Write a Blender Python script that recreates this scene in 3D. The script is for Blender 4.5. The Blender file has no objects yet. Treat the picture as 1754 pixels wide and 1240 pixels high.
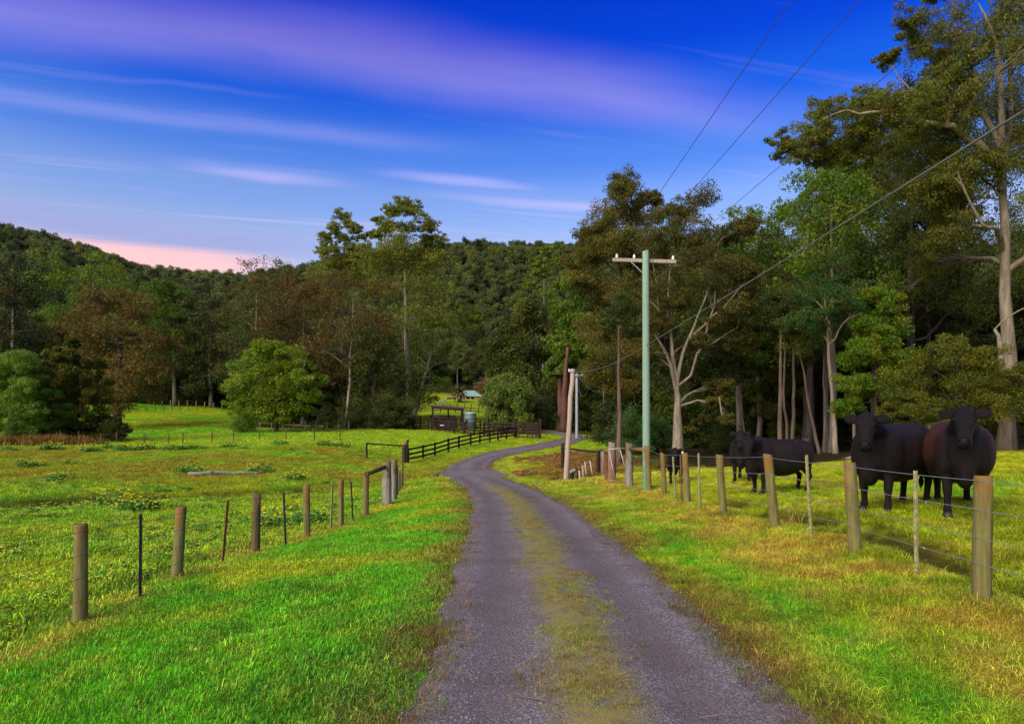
import bpy, bmesh, math, random
import numpy as np
from mathutils import Vector, Matrix

S = bpy.context.scene
COL = S.collection
R = math.radians
random.seed(7)

# ------------------------------------------------------------------ camera, sky, sun, exposure
CAM_H, FPX, HOR = 1.8, 1200.0, 735.0
cam = bpy.data.objects.new('camera', bpy.data.cameras.new('camera'))
COL.objects.link(cam)
cam.location = (0, 0, CAM_H)
cam.rotation_euler = (R(90), 0, 0)
cam.data.sensor_width = 36
cam.data.lens = FPX / 1754 * 36
cam.data.shift_y = (HOR - 620) / 1754
cam.data.clip_start = 0.1
cam.data.clip_end = 6000
S.camera = cam

S.view_settings.view_transform = 'Standard'
S.view_settings.look = 'None'
S.view_settings.gamma = 1
S.view_settings.use_curve_mapping = False
S.view_settings.exposure = 1.95

SUN_EL, SUN_AZ = R(38), R(220)          # compass bearing: behind the camera and to the left
W = bpy.data.worlds.new('World')
S.world = W
W.use_nodes = True


class NT:
    """tiny helper for node trees"""
    def __init__(s, tree):
        s.t = tree

    def n(s, kind, **kw):
        nd = s.t.nodes.new(kind)
        for k, v in kw.items():
            setattr(nd, k, v)
        return nd

    def link(s, a, b):
        s.t.links.new(a, b)

    def put(s, sock, v):
        if hasattr(v, 'is_output'):
            s.link(v, sock)
        else:
            if isinstance(v, (tuple, list)) and len(v) == 3 and sock.type == 'RGBA':
                v = (*v, 1)
            sock.default_value = v

    def math(s, op, a, b=0.0, c=0.0, clamp=False):
        nd = s.n('ShaderNodeMath', operation=op, use_clamp=clamp)
        for i, v in enumerate((a, b, c)):
            s.put(nd.inputs[i], v)
        return nd.outputs[0]

    def mix(s, fac, a, b, mode='MIX'):
        nd = s.n('ShaderNodeMix', data_type='RGBA', blend_type=mode)
        s.put(nd.inputs[0], fac)
        s.put(nd.inputs[6], a)
        s.put(nd.inputs[7], b)
        return nd.outputs[2]

    def noise(s, vec, scale, detail=4, rough=0.55, dist=0.0):
        nd = s.n('ShaderNodeTexNoise')
        if vec is not None:
            s.link(vec, nd.inputs['Vector'])
        nd.inputs['Scale'].default_value = scale
        nd.inputs['Detail'].default_value = detail
        nd.inputs['Roughness'].default_value = rough
        nd.inputs['Distortion'].default_value = dist
        return nd.outputs[0]

    def ramp(s, fac, stops, interp='LINEAR'):
        nd = s.n('ShaderNodeValToRGB')
        cr = nd.color_ramp
        cr.interpolation = interp
        while len(cr.elements) < len(stops):
            cr.elements.new(0.5)
        for e, (p, c) in zip(cr.elements, stops):
            e.position = p
            e.color = (*c, 1) if isinstance(c, (tuple, list)) else (c, c, c, 1)
        s.link(fac, nd.inputs[0])
        return nd.outputs[0]

    def smooth(s, x, lo, hi):
        nd = s.n('ShaderNodeMapRange', interpolation_type='SMOOTHSTEP')
        s.put(nd.inputs[0], x)
        nd.inputs[1].default_value = lo
        nd.inputs[2].default_value = hi
        return nd.outputs[0]

    def map(s, vec, scale=(1, 1, 1), rot=(0, 0, 0), loc=(0, 0, 0)):
        nd = s.n('ShaderNodeMapping')
        s.link(vec, nd.inputs[0])
        nd.inputs['Scale'].default_value = scale
        nd.inputs['Rotation'].default_value = rot
        nd.inputs['Location'].default_value = loc
        return nd.outputs[0]


def build_sky():
    t = NT(W.node_tree)
    bg = W.node_tree.nodes['Background']
    sky = t.n('ShaderNodeTexSky', sky_type='NISHITA', sun_disc=False)
    sky.sun_elevation = SUN_EL
    sky.sun_rotation = SUN_AZ
    co = t.n('ShaderNodeTexCoord').outputs['Generated']
    sep = t.n('ShaderNodeSeparateXYZ')
    t.link(co, sep.inputs[0])
    x, y, z = sep.outputs
    k = 0.80
    st = [(0.0, (.95, .80, .85)), (.20, (.95, .80, .85)), (.255, (.86, .78, .92)), (.30, (.64, .71, 1.0)), (.36, (.26, .49, 1.06)),
          (.425, (.035, .27, 1.08)), (.49, (.01, .15, 1.06)), (.56, (.006, .085, .98)), (1.0, (.006, .06, .70))]
    tint = t.ramp(z, [(p, tuple(c * k for c in cc)) for p, cc in st], 'EASE')
    base = t.mix(1.0, sky.outputs[0], tint, 'MULTIPLY')
    # high thin cloud: the sky direction projected on a flat layer far above the ground
    zz = t.math('MAXIMUM', z, 0.04)
    px, py = t.math('DIVIDE', x, zz), t.math('DIVIDE', y, zz)
    comb = t.n('ShaderNodeCombineXYZ')
    t.link(px, comb.inputs[0])
    t.link(py, comb.inputs[1])
    rot = t.map(comb.outputs[0], rot=(0, 0, R(-16)))
    sp = t.n('ShaderNodeSeparateXYZ')
    t.link(rot, sp.inputs[0])
    wob = t.noise(rot, 0.9, 3)
    tt = t.math('ADD', sp.outputs[1], t.math('MULTIPLY', t.math('SUBTRACT', wob, .5), .28))
    ss = sp.outputs[0]
    fine = t.noise(t.map(rot, scale=(.55, 7, 1)), 1.0, 6, .6, .3)
    broad = t.noise(t.map(rot, scale=(.5, 1.6, 1), loc=(3.1, 1.7, 0)), 1.0, 5, .55, .4)

    def band(c, w):
        d = t.math('ABSOLUTE', t.math('SUBTRACT', tt, c))
        return t.math('SUBTRACT', 1.0, t.smooth(d, 0.0, w))
    big = t.math('MULTIPLY', band(1.93, .30), t.math('SUBTRACT', 1.0, t.smooth(ss, .75, 1.75)))
    big = t.math('MULTIPLY', big, t.smooth(broad, .22, .62))
    left = t.math('MULTIPLY', t.math('SUBTRACT', 1.0, t.smooth(tt, 1.3, 2.2)), t.math('SUBTRACT', 1.0, t.smooth(ss, -.9, .25)))
    thin = t.math('MULTIPLY', band(2.44, .14), t.math('SUBTRACT', 1.0, t.smooth(ss, .0, .7)))
    thin = t.math('MULTIPLY', thin, t.smooth(fine, .15, .55))
    trail = t.math('MULTIPLY', band(2.22, .03), t.math('SUBTRACT', 1.0, t.smooth(ss, -.3, .1)))
    gen = t.math('MULTIPLY', t.smooth(fine, .52, .80), t.smooth(broad, .38, .62))
    c1 = t.math('MAXIMUM', t.math('MULTIPLY', big, .42), t.math('MULTIPLY', thin, .17))
    c1 = t.math('MAXIMUM', c1, t.math('MULTIPLY', trail, .08))
    c1 = t.math('MAXIMUM', c1, t.math('MULTIPLY', left, .45))
    c1 = t.math('MAXIMUM', c1, t.math('MULTIPLY', gen, .26))
    for cx, cy, wx, wy, am in ((-.18, 2.92, .46, .13, .30), (.58, 2.76, .42, .11, .32), (1.15, 2.95, .9, .12, .26)):
        ex = t.math('DIVIDE', t.math('SUBTRACT', ss, cx), wx)
        ey = t.math('DIVIDE', t.math('SUBTRACT', tt, cy), wy)
        rr = t.math('SQRT', t.math('ADD', t.math('MULTIPLY', ex, ex), t.math('MULTIPLY', ey, ey)))
        rr = t.math('ADD', rr, t.math('MULTIPLY', t.math('SUBTRACT', fine, .5), 1.2))
        c1 = t.math('MAXIMUM', c1, t.math('MULTIPLY', t.math('SUBTRACT', 1.0, t.smooth(rr, .1, 1.0)), am))
    c1 = t.math('MULTIPLY', c1, t.math('ADD', .62, t.math('MULTIPLY', fine, .75)), clamp=True)
    up = t.math('MULTIPLY', t.smooth(z, .05, .2), 1.0)
    c1 = t.math('MULTIPLY', c1, up)
    ccol = t.ramp(z, [(.22, (6.2, 3.5, 3.6)), (.34, (3.1, 2.75, 4.6)), (.42, (2.0, 1.6, 3.6)), (.55, (1.05, .70, 2.3))])
    out = t.mix(c1, base, ccol)
    # low sunset glow towards the left of the valley
    az = t.n('ShaderNodeMath', operation='ARCTAN2')
    t.link(x, az.inputs[0])
    t.link(y, az.inputs[1])
    gl = t.math('MULTIPLY', t.smooth(az.outputs[0], -.78, -.52), t.math('SUBTRACT', 1.0, t.smooth(az.outputs[0], -.42, -.26)))
    el = t.math('ADD', z, t.math('MULTIPLY', t.math('SUBTRACT', fine, .5), .022))
    glow = t.math('MULTIPLY', gl, t.math('SUBTRACT', 1.0, t.smooth(el, .216, .236)))
    mauve = t.math('MULTIPLY', t.math('SUBTRACT', 1.0, t.smooth(az.outputs[0], -.42, -.15)), t.math('MULTIPLY', t.smooth(el, .212, .238), t.math('SUBTRACT', 1.0, t.smooth(el, .238, .272))))
    out = t.mix(t.math('MULTIPLY', mauve, .60), out, (1.55, 1.55, 2.9))
    out = t.mix(t.math('MULTIPLY', glow, .72), out, (5.2, 2.7, 2.4))
    t.link(out, bg.inputs[0])
    bg.inputs[1].default_value = 0.066


build_sky()

sun = bpy.data.objects.new('sun', bpy.data.lights.new('sun', 'SUN'))
COL.objects.link(sun)
sun.data.energy = 1.5
sun.data.angle = R(55)
sun.data.color = (1.0, .90, .74)
sd = Vector((math.sin(SUN_AZ) * math.cos(SUN_EL), math.cos(SUN_AZ) * math.cos(SUN_EL), math.sin(SUN_EL)))
sun.rotation_euler = sd.to_track_quat('Z', 'Y').to_euler()

# ------------------------------------------------------------------ numpy noise


def _hash(i, j, s):
    h = (i.astype(np.int64) * 374761393 + j.astype(np.int64) * 668265263 + s * 1274126177) & 0xffffffff
    h = ((h ^ (h >> 13)) * 1274126177) & 0xffffffff
    h = (h ^ (h >> 16)) & 0xffffffff
    return h / 4294967295.0


def vnoise(x, y, s=0):
    i, j = np.floor(x), np.floor(y)
    f, g = x - i, y - j
    f, g = f * f * (3 - 2 * f), g * g * (3 - 2 * g)
    a, b = _hash(i, j, s), _hash(i + 1, j, s)
    c, d = _hash(i, j + 1, s), _hash(i + 1, j + 1, s)
    return (a * (1 - f) + b * f) * (1 - g) + (c * (1 - f) + d * f) * g


def fbm(x, y, s=0, o=4):
    v, a, n = 0, .5, 0
    for k in range(o):
        v = v + a * vnoise(x, y, s + k * 17)
        n += a
        a *= .5
        x, y = x * 2.03 + 7.1, y * 2.03 + 3.7
    return v / n


def sst(x, lo, hi):
    t = np.clip((x - lo) / (hi - lo), 0, 1)
    return t * t * (3 - 2 * t)


def lerp(a, b, t):
    return a + (b - a) * t

# ------------------------------------------------------------------ lie of the land: surveyed points (bearing column, level row, distance)


def PX(u, d):
    return (u - 877) / FPX * d


def PZ(v, d):
    return CAM_H - (v - HOR) / FPX * d


CP = []


def cp(*pts):
    for u, v, d in pts:
        CP.append((PX(u, d), d, PZ(v, d)))


for d in (-4, 0, 3, 6, 9, 12, 16, 22, 28, 34):
    for x in (-.9, .6, 2.0):
        CP.append((x - .0024 * d * d if d > 0 else x, d, -.0175 * d))
cp((138, 1070, 8.33), (306, 995, 10.9), (438, 950, 13.5), (525, 922, 15.8), (583, 903, 17.8), (626, 885, 20.3), (663, 866, 23), (685, 850, 26))
cp((-300, 1500, 4.2), (0, 1130, 7.5), (0, 1000, 11.5), (0, 930, 16), (0, 868, 25), (-300, 870, 25), (165, 850, 29), (330, 845, 30.5), (500, 840, 32), (640, 832, 34),
   (0, 800, 42), (-300, 800, 42), (200, 800, 42), (400, 802, 43), (560, 808, 42), (0, 765, 62), (200, 762, 66), (400, 760, 68), (600, 772, 56), (628, 785, 53),
   (600, 746, 85), (700, 738, 98), (500, 743, 88), (420, 746, 82), (300, 755, 75), (200, 748, 85), (0, 752, 75), (-300, 755, 75), (100, 754, 72), (150, 751, 74),
   (250, 700, 140), (350, 698, 150), (400, 704, 150), (200, 696, 140), (300, 690, 190), (0, 735, 120), (100, 712, 140), (-400, 700, 150),
   (560, 735, 105), (650, 735, 108), (560, 726, 140))
cp((699, 793, 58), (768, 775, 65), (822, 760, 73), (882, 750, 84), (925, 751, 83), (708, 737.4, 112), (816, 748, 92),
   (740, 732, 115), (740, 718, 140), (780, 698, 200), (800, 688, 270), (700, 690, 260), (850, 690, 270), (760, 705, 175), (690, 725, 135))
cp((804, 806, 42), (808, 795, 48), (824, 785.5, 57), (852, 777, 63), (924, 765.5, 71), (963, 758, 80), (985, 752.5, 89), (978, 746.5, 99), (940, 741, 108), (900, 738, 116))
cp((1682, 1040, 6.38), (1465, 955, 9.1), (1328, 908, 11.9), (1240, 885, 14), (1178, 865, 16.6), (1137, 850, 19.3), (1078, 834, 24), (1048, 828, 26),
   (1640, 885, 10.5), (1500, 880, 10.8), (1550, 862, 12.4), (1740, 885, 10.7), (1740, 965, 8), (1754, 1100, 5.6), (1740, 788, 23), (1600, 790, 24), (1450, 800, 22),
   (1380, 850, 15.6), (1300, 852, 15.6), (1270, 830, 19), (1165, 815, 26), (1350, 802, 27), (1250, 802, 32), (1400, 780, 36), (1720, 771, 34), (1600, 772, 45),
   (2200, 800, 22), (2200, 900, 10), (1163, 788, 48), (1300, 772, 60), (1050, 767, 62), (880, 806, 44), (940, 800, 44), (968, 822, 33), (1020, 816, 33),
   (930, 782, 58), (1000, 752, 86), (1030, 756, 80), (1100, 752, 100), (960, 735, 116), (1200, 742, 150), (1500, 735, 120), (1740, 735, 100))
cp((-600, 340, 480), (-250, 394, 500), (0, 424, 500), (150, 456, 520), (250, 482, 550), (350, 492, 590), (450, 490, 600), (520, 476, 620), (650, 450, 640), (800, 436, 640), (1000, 436, 640),
   (1200, 436, 640), (1750, 424, 640), (2300, 400, 640), (800, 560, 450), (950, 560, 450), (800, 648, 340), (920, 650, 330), (100, 610, 280), (100, 670, 190), (400, 620, 300),
   (600, 650, 270), (-300, 610, 260), (1300, 690, 280), (1700, 690, 220), (1300, 590, 420), (1700, 590, 420), (0, 520, 370), (200, 545, 400))
for _u, _v in ((-600, 350), (-250, 404), (0, 436), (150, 468), (250, 494), (350, 506), (450, 502), (520, 488), (650, 462), (800, 446), (1000, 446), (1200, 446), (1750, 434), (2300, 410)):
    cp((_u, _v, 740))
    cp((_u, _v + 60, 1100))
CP = np.array(CP)


def _ab(x, y):
    q = np.maximum(y, -5.0) + 12
    return np.clip(x / q, -1.15, 1.15) * 2.2, np.log(q), q


def _tps(r2):
    return np.where(r2 > 1e-12, r2 * np.log(np.maximum(r2, 1e-12)), 0)


_a, _b, _q = _ab(CP[:, 0], CP[:, 1])
_w = CP[:, 2] / _q
_n = len(_a)
_K = _tps((_a[:, None] - _a) ** 2 + (_b[:, None] - _b) ** 2) + np.eye(_n) * .001
_Q = np.stack([np.ones(_n), _a, _b], 1)
_sol = np.linalg.solve(np.block([[_K, _Q], [_Q.T, np.zeros((3, 3))]]), np.concatenate([_w, np.zeros(3)]))


def smooth_land(x, y):
    x, y = np.atleast_1d(np.asarray(x, float)), np.atleast_1d(np.asarray(y, float))
    a, b, q = _ab(x, np.minimum(y, 1100))
    out = np.empty(len(a))
    for i in range(0, len(a), 20000):
        s = slice(i, i + 20000)
        k = _tps((a[s, None] - _a) ** 2 + (b[s, None] - _b) ** 2)
        out[s] = k @ _sol[:_n] + _sol[_n] + a[s] * _sol[_n + 1] + b[s] * _sol[_n + 2]
    return out * q


def catmull(P, step):
    P = np.array(P, float)
    out = []
    for i in range(len(P) - 1):
        p0, p1, p2, p3 = P[max(i - 1, 0)], P[i], P[i + 1], P[min(i + 2, len(P) - 1)]
        n = max(2, int(np.linalg.norm(p2[:2] - p1[:2]) / step))
        for t in np.arange(n) / n:
            out.append(.5 * (2 * p1 + (p2 - p0) * t + (2 * p0 - 5 * p1 + 4 * p2 - p3) * t * t + (3 * p1 - p0 - 3 * p2 + p3) * t ** 3))
    out.append(P[-1])
    return np.array(out)


ROAD = catmull([(.6, -10, 1.42), (.6, -4, 1.42), (.6, 2, 1.42), (.61, 4.5, 1.42), (.63, 6, 1.40), (.59, 8.7, 1.40), (.5, 12.6, 1.38), (.33, 17, 1.38), (.02, 22, 1.36), (-.75, 28, 1.28),
                (-1.85, 35, 1.3), (-2.55, 41, 1.3), (-2.8, 48, 1.35), (-2.5, 56, 1.4), (-1.0, 63, 1.5), (2.74, 71, 1.5), (5.9, 80, 1.5), (8.1, 89, 1.5), (8.5, 99, 1.5), (5.7, 108, 1.5),
                (2.5, 115, 1.5), (-1, 122, 1.5), (-3, 134, 1.5)], .3)
CREEK = catmull([(-40, 24, 1), (-24, 24.5, 1), (-18.5, 26.5, 1), (-17.2, 28.6, 1), (-14.6, 30.3, 1), (-11, 31.4, 1), (-7.4, 34, 1), (-5.0, 37, 1), (-2.0, 37.6, 1), (0, 37, 1), (2.2, 34.5, 1), (4.4, 34.8, 1), (7, 37.5, 1), (13, 42, 1), (25, 48, 1)], .8)
FENCE_R = [(1682, 6.38), (1465, 9.1), (1328, 11.9), (1240, 14), (1178, 16.6), (1138, 19.3), (1109, 21.9), (1078, 24)]
FENCE_L = [(138, 8.33), (306, 10.9), (438, 13.5), (525, 15.8), (583, 17.8), (626, 20.3), (663, 23), (686, 26)]
FR = np.array([(4.35, -8), (4.3, 3)] + [(PX(u, d), d) for u, d in FENCE_R] + [(4.2, 27)])
FL = np.array([(-4.9, -8), (-5.0, 4)] + [(PX(u, d), d) for u, d in FENCE_L] + [(-4.3, 30)])


def line_x(L, y):
    return np.interp(y, L[:, 1], L[:, 0])


def poly_dist(poly, x, y, signed=False):
    best = np.full(len(x), 1e9)
    idx = np.zeros(len(x), int)
    for i in range(0, len(x), 20000):
        s = slice(i, i + 20000)
        d2 = (x[s, None] - poly[:, 0]) ** 2 + (y[s, None] - poly[:, 1]) ** 2
        idx[s] = d2.argmin(1)
        best[s] = d2.min(1)
    return np.sqrt(best), idx


def near_mask(x, y, lo, hi, xm):
    return (y > lo) & (y < hi) & (np.abs(x) < xm)


def road_dist(x, y):
    r = np.full(len(x), 99.0)
    h = np.full(len(x), 1.3)
    m = near_mask(x, y, -12, 140, 22)
    if m.any():
        d, i = poly_dist(ROAD, x[m], y[m])
        r[m] = d
        h[m] = ROAD[i, 2]
    return r, h


def creek_dist(x, y):
    r = np.full(len(x), 99.0)
    m = near_mask(x, y, 18, 54, 45)
    if m.any():
        r[m] = poly_dist(CREEK, x[m], y[m])[0]
    return r


def creek_open(x, y):
    """where the creek bank is bare"""
    return .6 * fbm(x * .22, y * .22, 41, 3) + .4 * fbm(x * .9, y * .9, 43, 3)


def land(x, y):
    """height of the grassed ground"""
    x, y = np.atleast_1d(np.asarray(x, float)), np.atleast_1d(np.asarray(y, float))
    z = smooth_land(x, y)
    rd, hw = road_dist(x, y)
    cd = creek_dist(x, y)
    away = sst(rd - hw, .1, 1.4)
    cw = lerp(1.15, .70, sst(x, -9, -5))
    z = z - lerp(.80, .50, sst(x, -9, -5)) * np.exp(-(cd / cw) ** 2) * sst(rd - hw, .6, 2.2) - .10 * np.exp(-(cd / 2.0) ** 2) * away
    # ditches just outside the two fences
    xr = line_x(FR, y) + .62 + .12 * (vnoise(y * .7, y * 0 + 2, 3) - .5)
    z = z - (.17 * np.exp(-((x - xr) / .24) ** 2)) * sst(20 - y, 0, 6)
    xl = line_x(FL, y) - .55 + .2 * (vnoise(y * .6, y * 0 + 5, 9) - .5)
    z = z - (.20 * np.exp(-((x - xl) / .28) ** 2)) * sst(15 - y, 0, 4)
    # bank under the right fence line
    z = z + .03 * np.exp(-((x - line_x(FR, y)) / .35) ** 2) * sst(24 - y, 0, 4)
    near = sst(90 - y, 0, 50)
    z = z + away * near * ((fbm(x * .9, y * .9, 21, 3) - .5) * .10 + (fbm(x * 3.1, y * 3.1, 5, 2) - .5) * .045)
    rough = sst(np.abs(x - .6), 4.5, 7)
    z = z + rough * near * (fbm(x * .35, y * .35, 33, 3) - .5) * .25
    return z


def gz(x, y):
    return float(land([x], [y])[0])

# ------------------------------------------------------------------ colour of the ground cover


def C(*c):
    return np.array(c)


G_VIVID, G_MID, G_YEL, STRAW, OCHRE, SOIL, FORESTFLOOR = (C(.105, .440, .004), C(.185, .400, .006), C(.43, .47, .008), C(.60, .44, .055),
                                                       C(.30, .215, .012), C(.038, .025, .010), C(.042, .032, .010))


def ground_col(x, y):
    n = len(x)
    f1 = fbm(x * .55, y * .55, 41, 4)
    f2 = fbm(x * 1.7, y * 1.7, 51, 4)
    f3 = fbm(x * .13, y * .13, 61, 4)
    f4 = fbm(x * 5.0, y * 5.0, 71, 3)
    rd, hw = road_dist(x, y)
    cd = creek_dist(x, y)

    def mx(c, tgt, t):
        t = np.clip(t, 0, 1)[:, None]
        return c * (1 - t) + tgt * t
    xl, xr = line_x(FL, y), line_x(FR, y)
    # left verge
    v = np.tile(G_VIVID, (n, 1))
    v = mx(v, G_YEL, .85 * sst(f1 + .3 * f2, .62, .92))
    v = mx(v, STRAW, .30 * sst(f2, .62, .8))
    v = mx(v, C(.060, .270, .006), .8 * sst(f3 * .5 + f2 * .6, .50, .66) * sst(14 - y, 0, 6))
    v = mx(v, G_YEL, .7 * sst(y, 12, 32) * sst(f1, .25, .6))
    v = mx(v, STRAW, .75 * sst(y, 25, 30) * sst(f2, .35, .6))
    # left paddock
    p = np.tile(G_MID, (n, 1))
    p = mx(p, G_YEL, .62 * sst(f1, .46, .72))
    p = mx(p, G_VIVID, .6 * sst(f3, .55, .75))
    p = mx(p, OCHRE, .80 * sst(y, 31, 38) * sst(68 - y, 0, 14) * sst(f1 * .6 + f3 * .5, .36, .62))
    hay = mx(np.tile(C(.25, .47, .006), (n, 1)), G_YEL, .5 * sst(f1, .4, .7))
    p = mx(p, hay, sst(y + 6 * (f1 - .5), 58, 66))
    p = mx(p, mx(np.tile(G_VIVID, (n, 1)), G_YEL, .7 * sst(f3, .42, .65)), sst(y, 76, 84) * sst(-x, 24, 32))
    p = mx(p, OCHRE, .55 * sst(y, 90, 100) * sst(x, -62, -52) * sst(f1, .4, .6))
    dg = sst(fbm(x * 1.1, y * 1.1, 88, 3), .42, .50)
    p = mx(p, SOIL, .92 * np.exp(-((x - (xl - .6)) / .34) ** 4) * sst(18 - y, 0, 3) * dg)
    c = mx(v, p, sst(xl - x, -.05, .35) * sst(y, -20, -19))
    c = np.where((y > 30)[:, None], mx(c, p, sst(-3.5 - x + (y - 30) * .0, -.5, .8)), c)
    c = mx(c, STRAW, .75 * np.exp(-((x - xl - .08) / .30) ** 2) * sst(26 - y, 0, 3) * sst(f2, .30, .55))
    # right verge and right paddock
    r = np.tile(C(.30, .43, .008), (n, 1))
    
    r = mx(r, G_VIVID, .8 * sst(y, 16, 20) * sst(f1, .45, .62))
    r = mx(r, STRAW, .85 * sst(f2 + .05 + .25 * np.exp(-((x - xr + .35) / .7) ** 2), .52, .80))
    e_ = rd - hw
    r = mx(r, STRAW * np.array([.85, .80, .8]), .38 * sst(e_, 1.0, 1.6) * sst(f2, .30, .62))
    r = mx(r, G_VIVID, .95 * np.exp(-((e_ - .80 - .5 * (f1 - .5)) / .36) ** 2) * sst(20 - y, 0, 9) * sst(f2, .25, .45))
    r = mx(r, C(.26, .15, .035), .42 * sst(f4 + f1 * .5, .80, 1.0) * sst(xr - x, -.3, .6))
    q = np.tile(C(.31, .39, .008), (n, 1))
    q = mx(q, G_YEL * 1.1, .9 * sst(y, 12, 17) * sst(f1, .25, .5))
    q = mx(q, G_VIVID, .7 * sst(f3 * .5 + f1 * .6, .56, .68) * sst(24 - y, 0, 8))
    q = mx(q, STRAW, .5 * sst(f2, .55, .75))
    q = mx(q, SOIL, .92 * np.exp(-((x - xr - .62) / .34) ** 4) * sst(18 - y, 0, 3) * dg)
    rr = mx(r, q, sst(x - xr, .1, .5))
    c = mx(c, rr, sst(x, .2, .9) * sst(33 - y, 0, 2))
    # gully and bracken right of the crossing
    gul = mx(np.tile(G_YEL * .8, (n, 1)), C(.22, .10, .025), .95 * sst(f1 + .2 * f2, .36, .56))
    c = mx(c, gul, sst(y, 31, 34) * sst(64 - y, 0, 6) * sst(x, .5, 1.6))
    c = mx(c, mx(np.tile(G_YEL, (n, 1)), G_MID, sst(f1, .3, .6)), sst(y, 58, 64) * sst(x, -8, -4) * sst(130 - y, 0, 8))
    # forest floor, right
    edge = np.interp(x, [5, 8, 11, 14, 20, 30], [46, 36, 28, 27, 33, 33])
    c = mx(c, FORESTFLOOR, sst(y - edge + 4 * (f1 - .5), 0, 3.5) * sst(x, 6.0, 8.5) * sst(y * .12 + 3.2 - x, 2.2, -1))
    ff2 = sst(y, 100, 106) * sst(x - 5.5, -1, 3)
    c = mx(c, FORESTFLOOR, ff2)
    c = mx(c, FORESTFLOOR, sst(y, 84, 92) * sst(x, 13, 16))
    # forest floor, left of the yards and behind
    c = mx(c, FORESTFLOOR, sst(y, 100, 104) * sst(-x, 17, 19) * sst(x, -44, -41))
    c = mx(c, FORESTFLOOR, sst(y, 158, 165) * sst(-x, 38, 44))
    # house paddock
    hp = mx(np.tile(C(.44, .50, .016), (n, 1)), C(.26, .43, .008), sst(f3, .4, .65))
    hp = mx(hp, C(.46, .33, .10), .8 * np.exp(-((y - 225) / 14) ** 2))
    c = mx(c, hp, sst(y, 116, 126) * sst(x, -42, -36) * sst(10 - x, -4, 8) * sst(300 - y, 0, 8))
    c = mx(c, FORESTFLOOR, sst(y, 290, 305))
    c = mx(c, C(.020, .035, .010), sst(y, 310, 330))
    # mud along the creek
    c = mx(c, C(.060, .036, .014), .97 * np.exp(-(cd / lerp(1.75, .85, sst(x, -9, -5))) ** 6) * sst(rd, 3, 4) * sst(creek_open(x, y), .44, .52))
    c = mx(c, C(.12, .05, .015), .6 * np.exp(-((cd - .7) / .4) ** 2) * sst(rd, 3, 4) * sst(f1, .45, .6))
    # worn earth beside the road
    e = rd - hw
    c = mx(c, C(.19, .105, .035), .80 * np.exp(-(np.maximum(e, 0) / .26) ** 2) * sst(f2, .25, .52) * sst(125 - y, 0, 10))
    c = mx(c, C(.24, .15, .03), .55 * np.exp(-((e - .35) / .4) ** 2) * sst(f1, .35, .6) * sst(60 - y, 0, 20))
    return np.clip(c * (.80 + .4 * f4)[:, None], 0, 1)

# ------------------------------------------------------------------ materials


def newmat(name):
    m = bpy.data.materials.new(name)
    m.use_nodes = True
    t = NT(m.node_tree)
    b = m.node_tree.nodes['Principled BSDF']
    b.inputs['Specular IOR Level'].default_value = .25
    return m, t, b


def bump(t, b, h, strength, dist=.02):
    nd = t.n('ShaderNodeBump')
    nd.inputs['Strength'].default_value = strength
    nd.inputs['Distance'].default_value = dist
    t.link(h, nd.inputs['Height'])
    t.link(nd.outputs[0], b.inputs['Normal'])


def mat_ground():
    m, t, b = newmat('pasture')
    at = t.n('ShaderNodeAttribute', attribute_name='col').outputs['Color']
    pos = t.n('ShaderNodeNewGeometry').outputs['Position']
    n1 = t.noise(pos, 9, 5, .65)
    n2 = t.noise(pos, 45, 3, .6)
    n3 = t.noise(pos, 1.3, 4, .6)
    f = t.math('ADD', .20, t.math('MULTIPLY', n1, .9))  # ground colour dimmed: shade between the grass blades is painted in for depth
    f = t.math('MULTIPLY', f, t.math('ADD', .55, t.math('MULTIPLY', n2, .9)))
    f = t.math('MULTIPLY', f, t.math('ADD', .75, t.math('MULTIPLY', n3, .5)))
    v = t.n('ShaderNodeVectorMath', operation='SCALE')
    t.link(at, v.inputs[0])
    t.link(f, v.inputs['Scale'])
    t.link(v.outputs[0], b.inputs['Base Color'])
    b.inputs['Roughness'].default_value = .95
    b.inputs['Specular IOR Level'].default_value = .05
    bump(t, b, t.math('ADD', n1, t.math('MULTIPLY', n2, .6)), .9, .06)
    return m


def mat_blade(name, src, lo=.38, hi=1.45):
    m, t, b = newmat(name)
    at = t.n('ShaderNodeAttribute', attribute_name='col', attribute_type='INSTANCER').outputs['Color']
    tn = t.n('ShaderNodeAttribute', attribute_name='tint')
    sep = t.n('ShaderNodeSeparateColor')
    t.link(tn.outputs['Color'], sep.inputs[0])
    f = t.math('ADD', lo, t.math('MULTIPLY', sep.outputs[0], hi - lo))
    v = t.n('ShaderNodeVectorMath', operation='SCALE')
    t.link(at, v.inputs[0])
    t.link(f, v.inputs['Scale'])
    c = t.mix(t.math('MULTIPLY', t.smooth(sep.outputs[1], .80, .95), .75), v.outputs[0], (.36, .27, .06))
    t.link(c, b.inputs['Base Color'])
    b.inputs['Roughness'].default_value = .6
    b.inputs['Specular IOR Level'].default_value = .2
    tr = t.n('ShaderNodeBsdfTranslucent')
    t.link(c, tr.inputs[0])
    mx = t.n('ShaderNodeMixShader')
    mx.inputs[0].default_value = .35
    t.link(b.outputs[0], mx.inputs[1])
    t.link(tr.outputs[0], mx.inputs[2])
    t.link(mx.outputs[0], m.node_tree.nodes['Material Output'].inputs[0])
    return m


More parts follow.
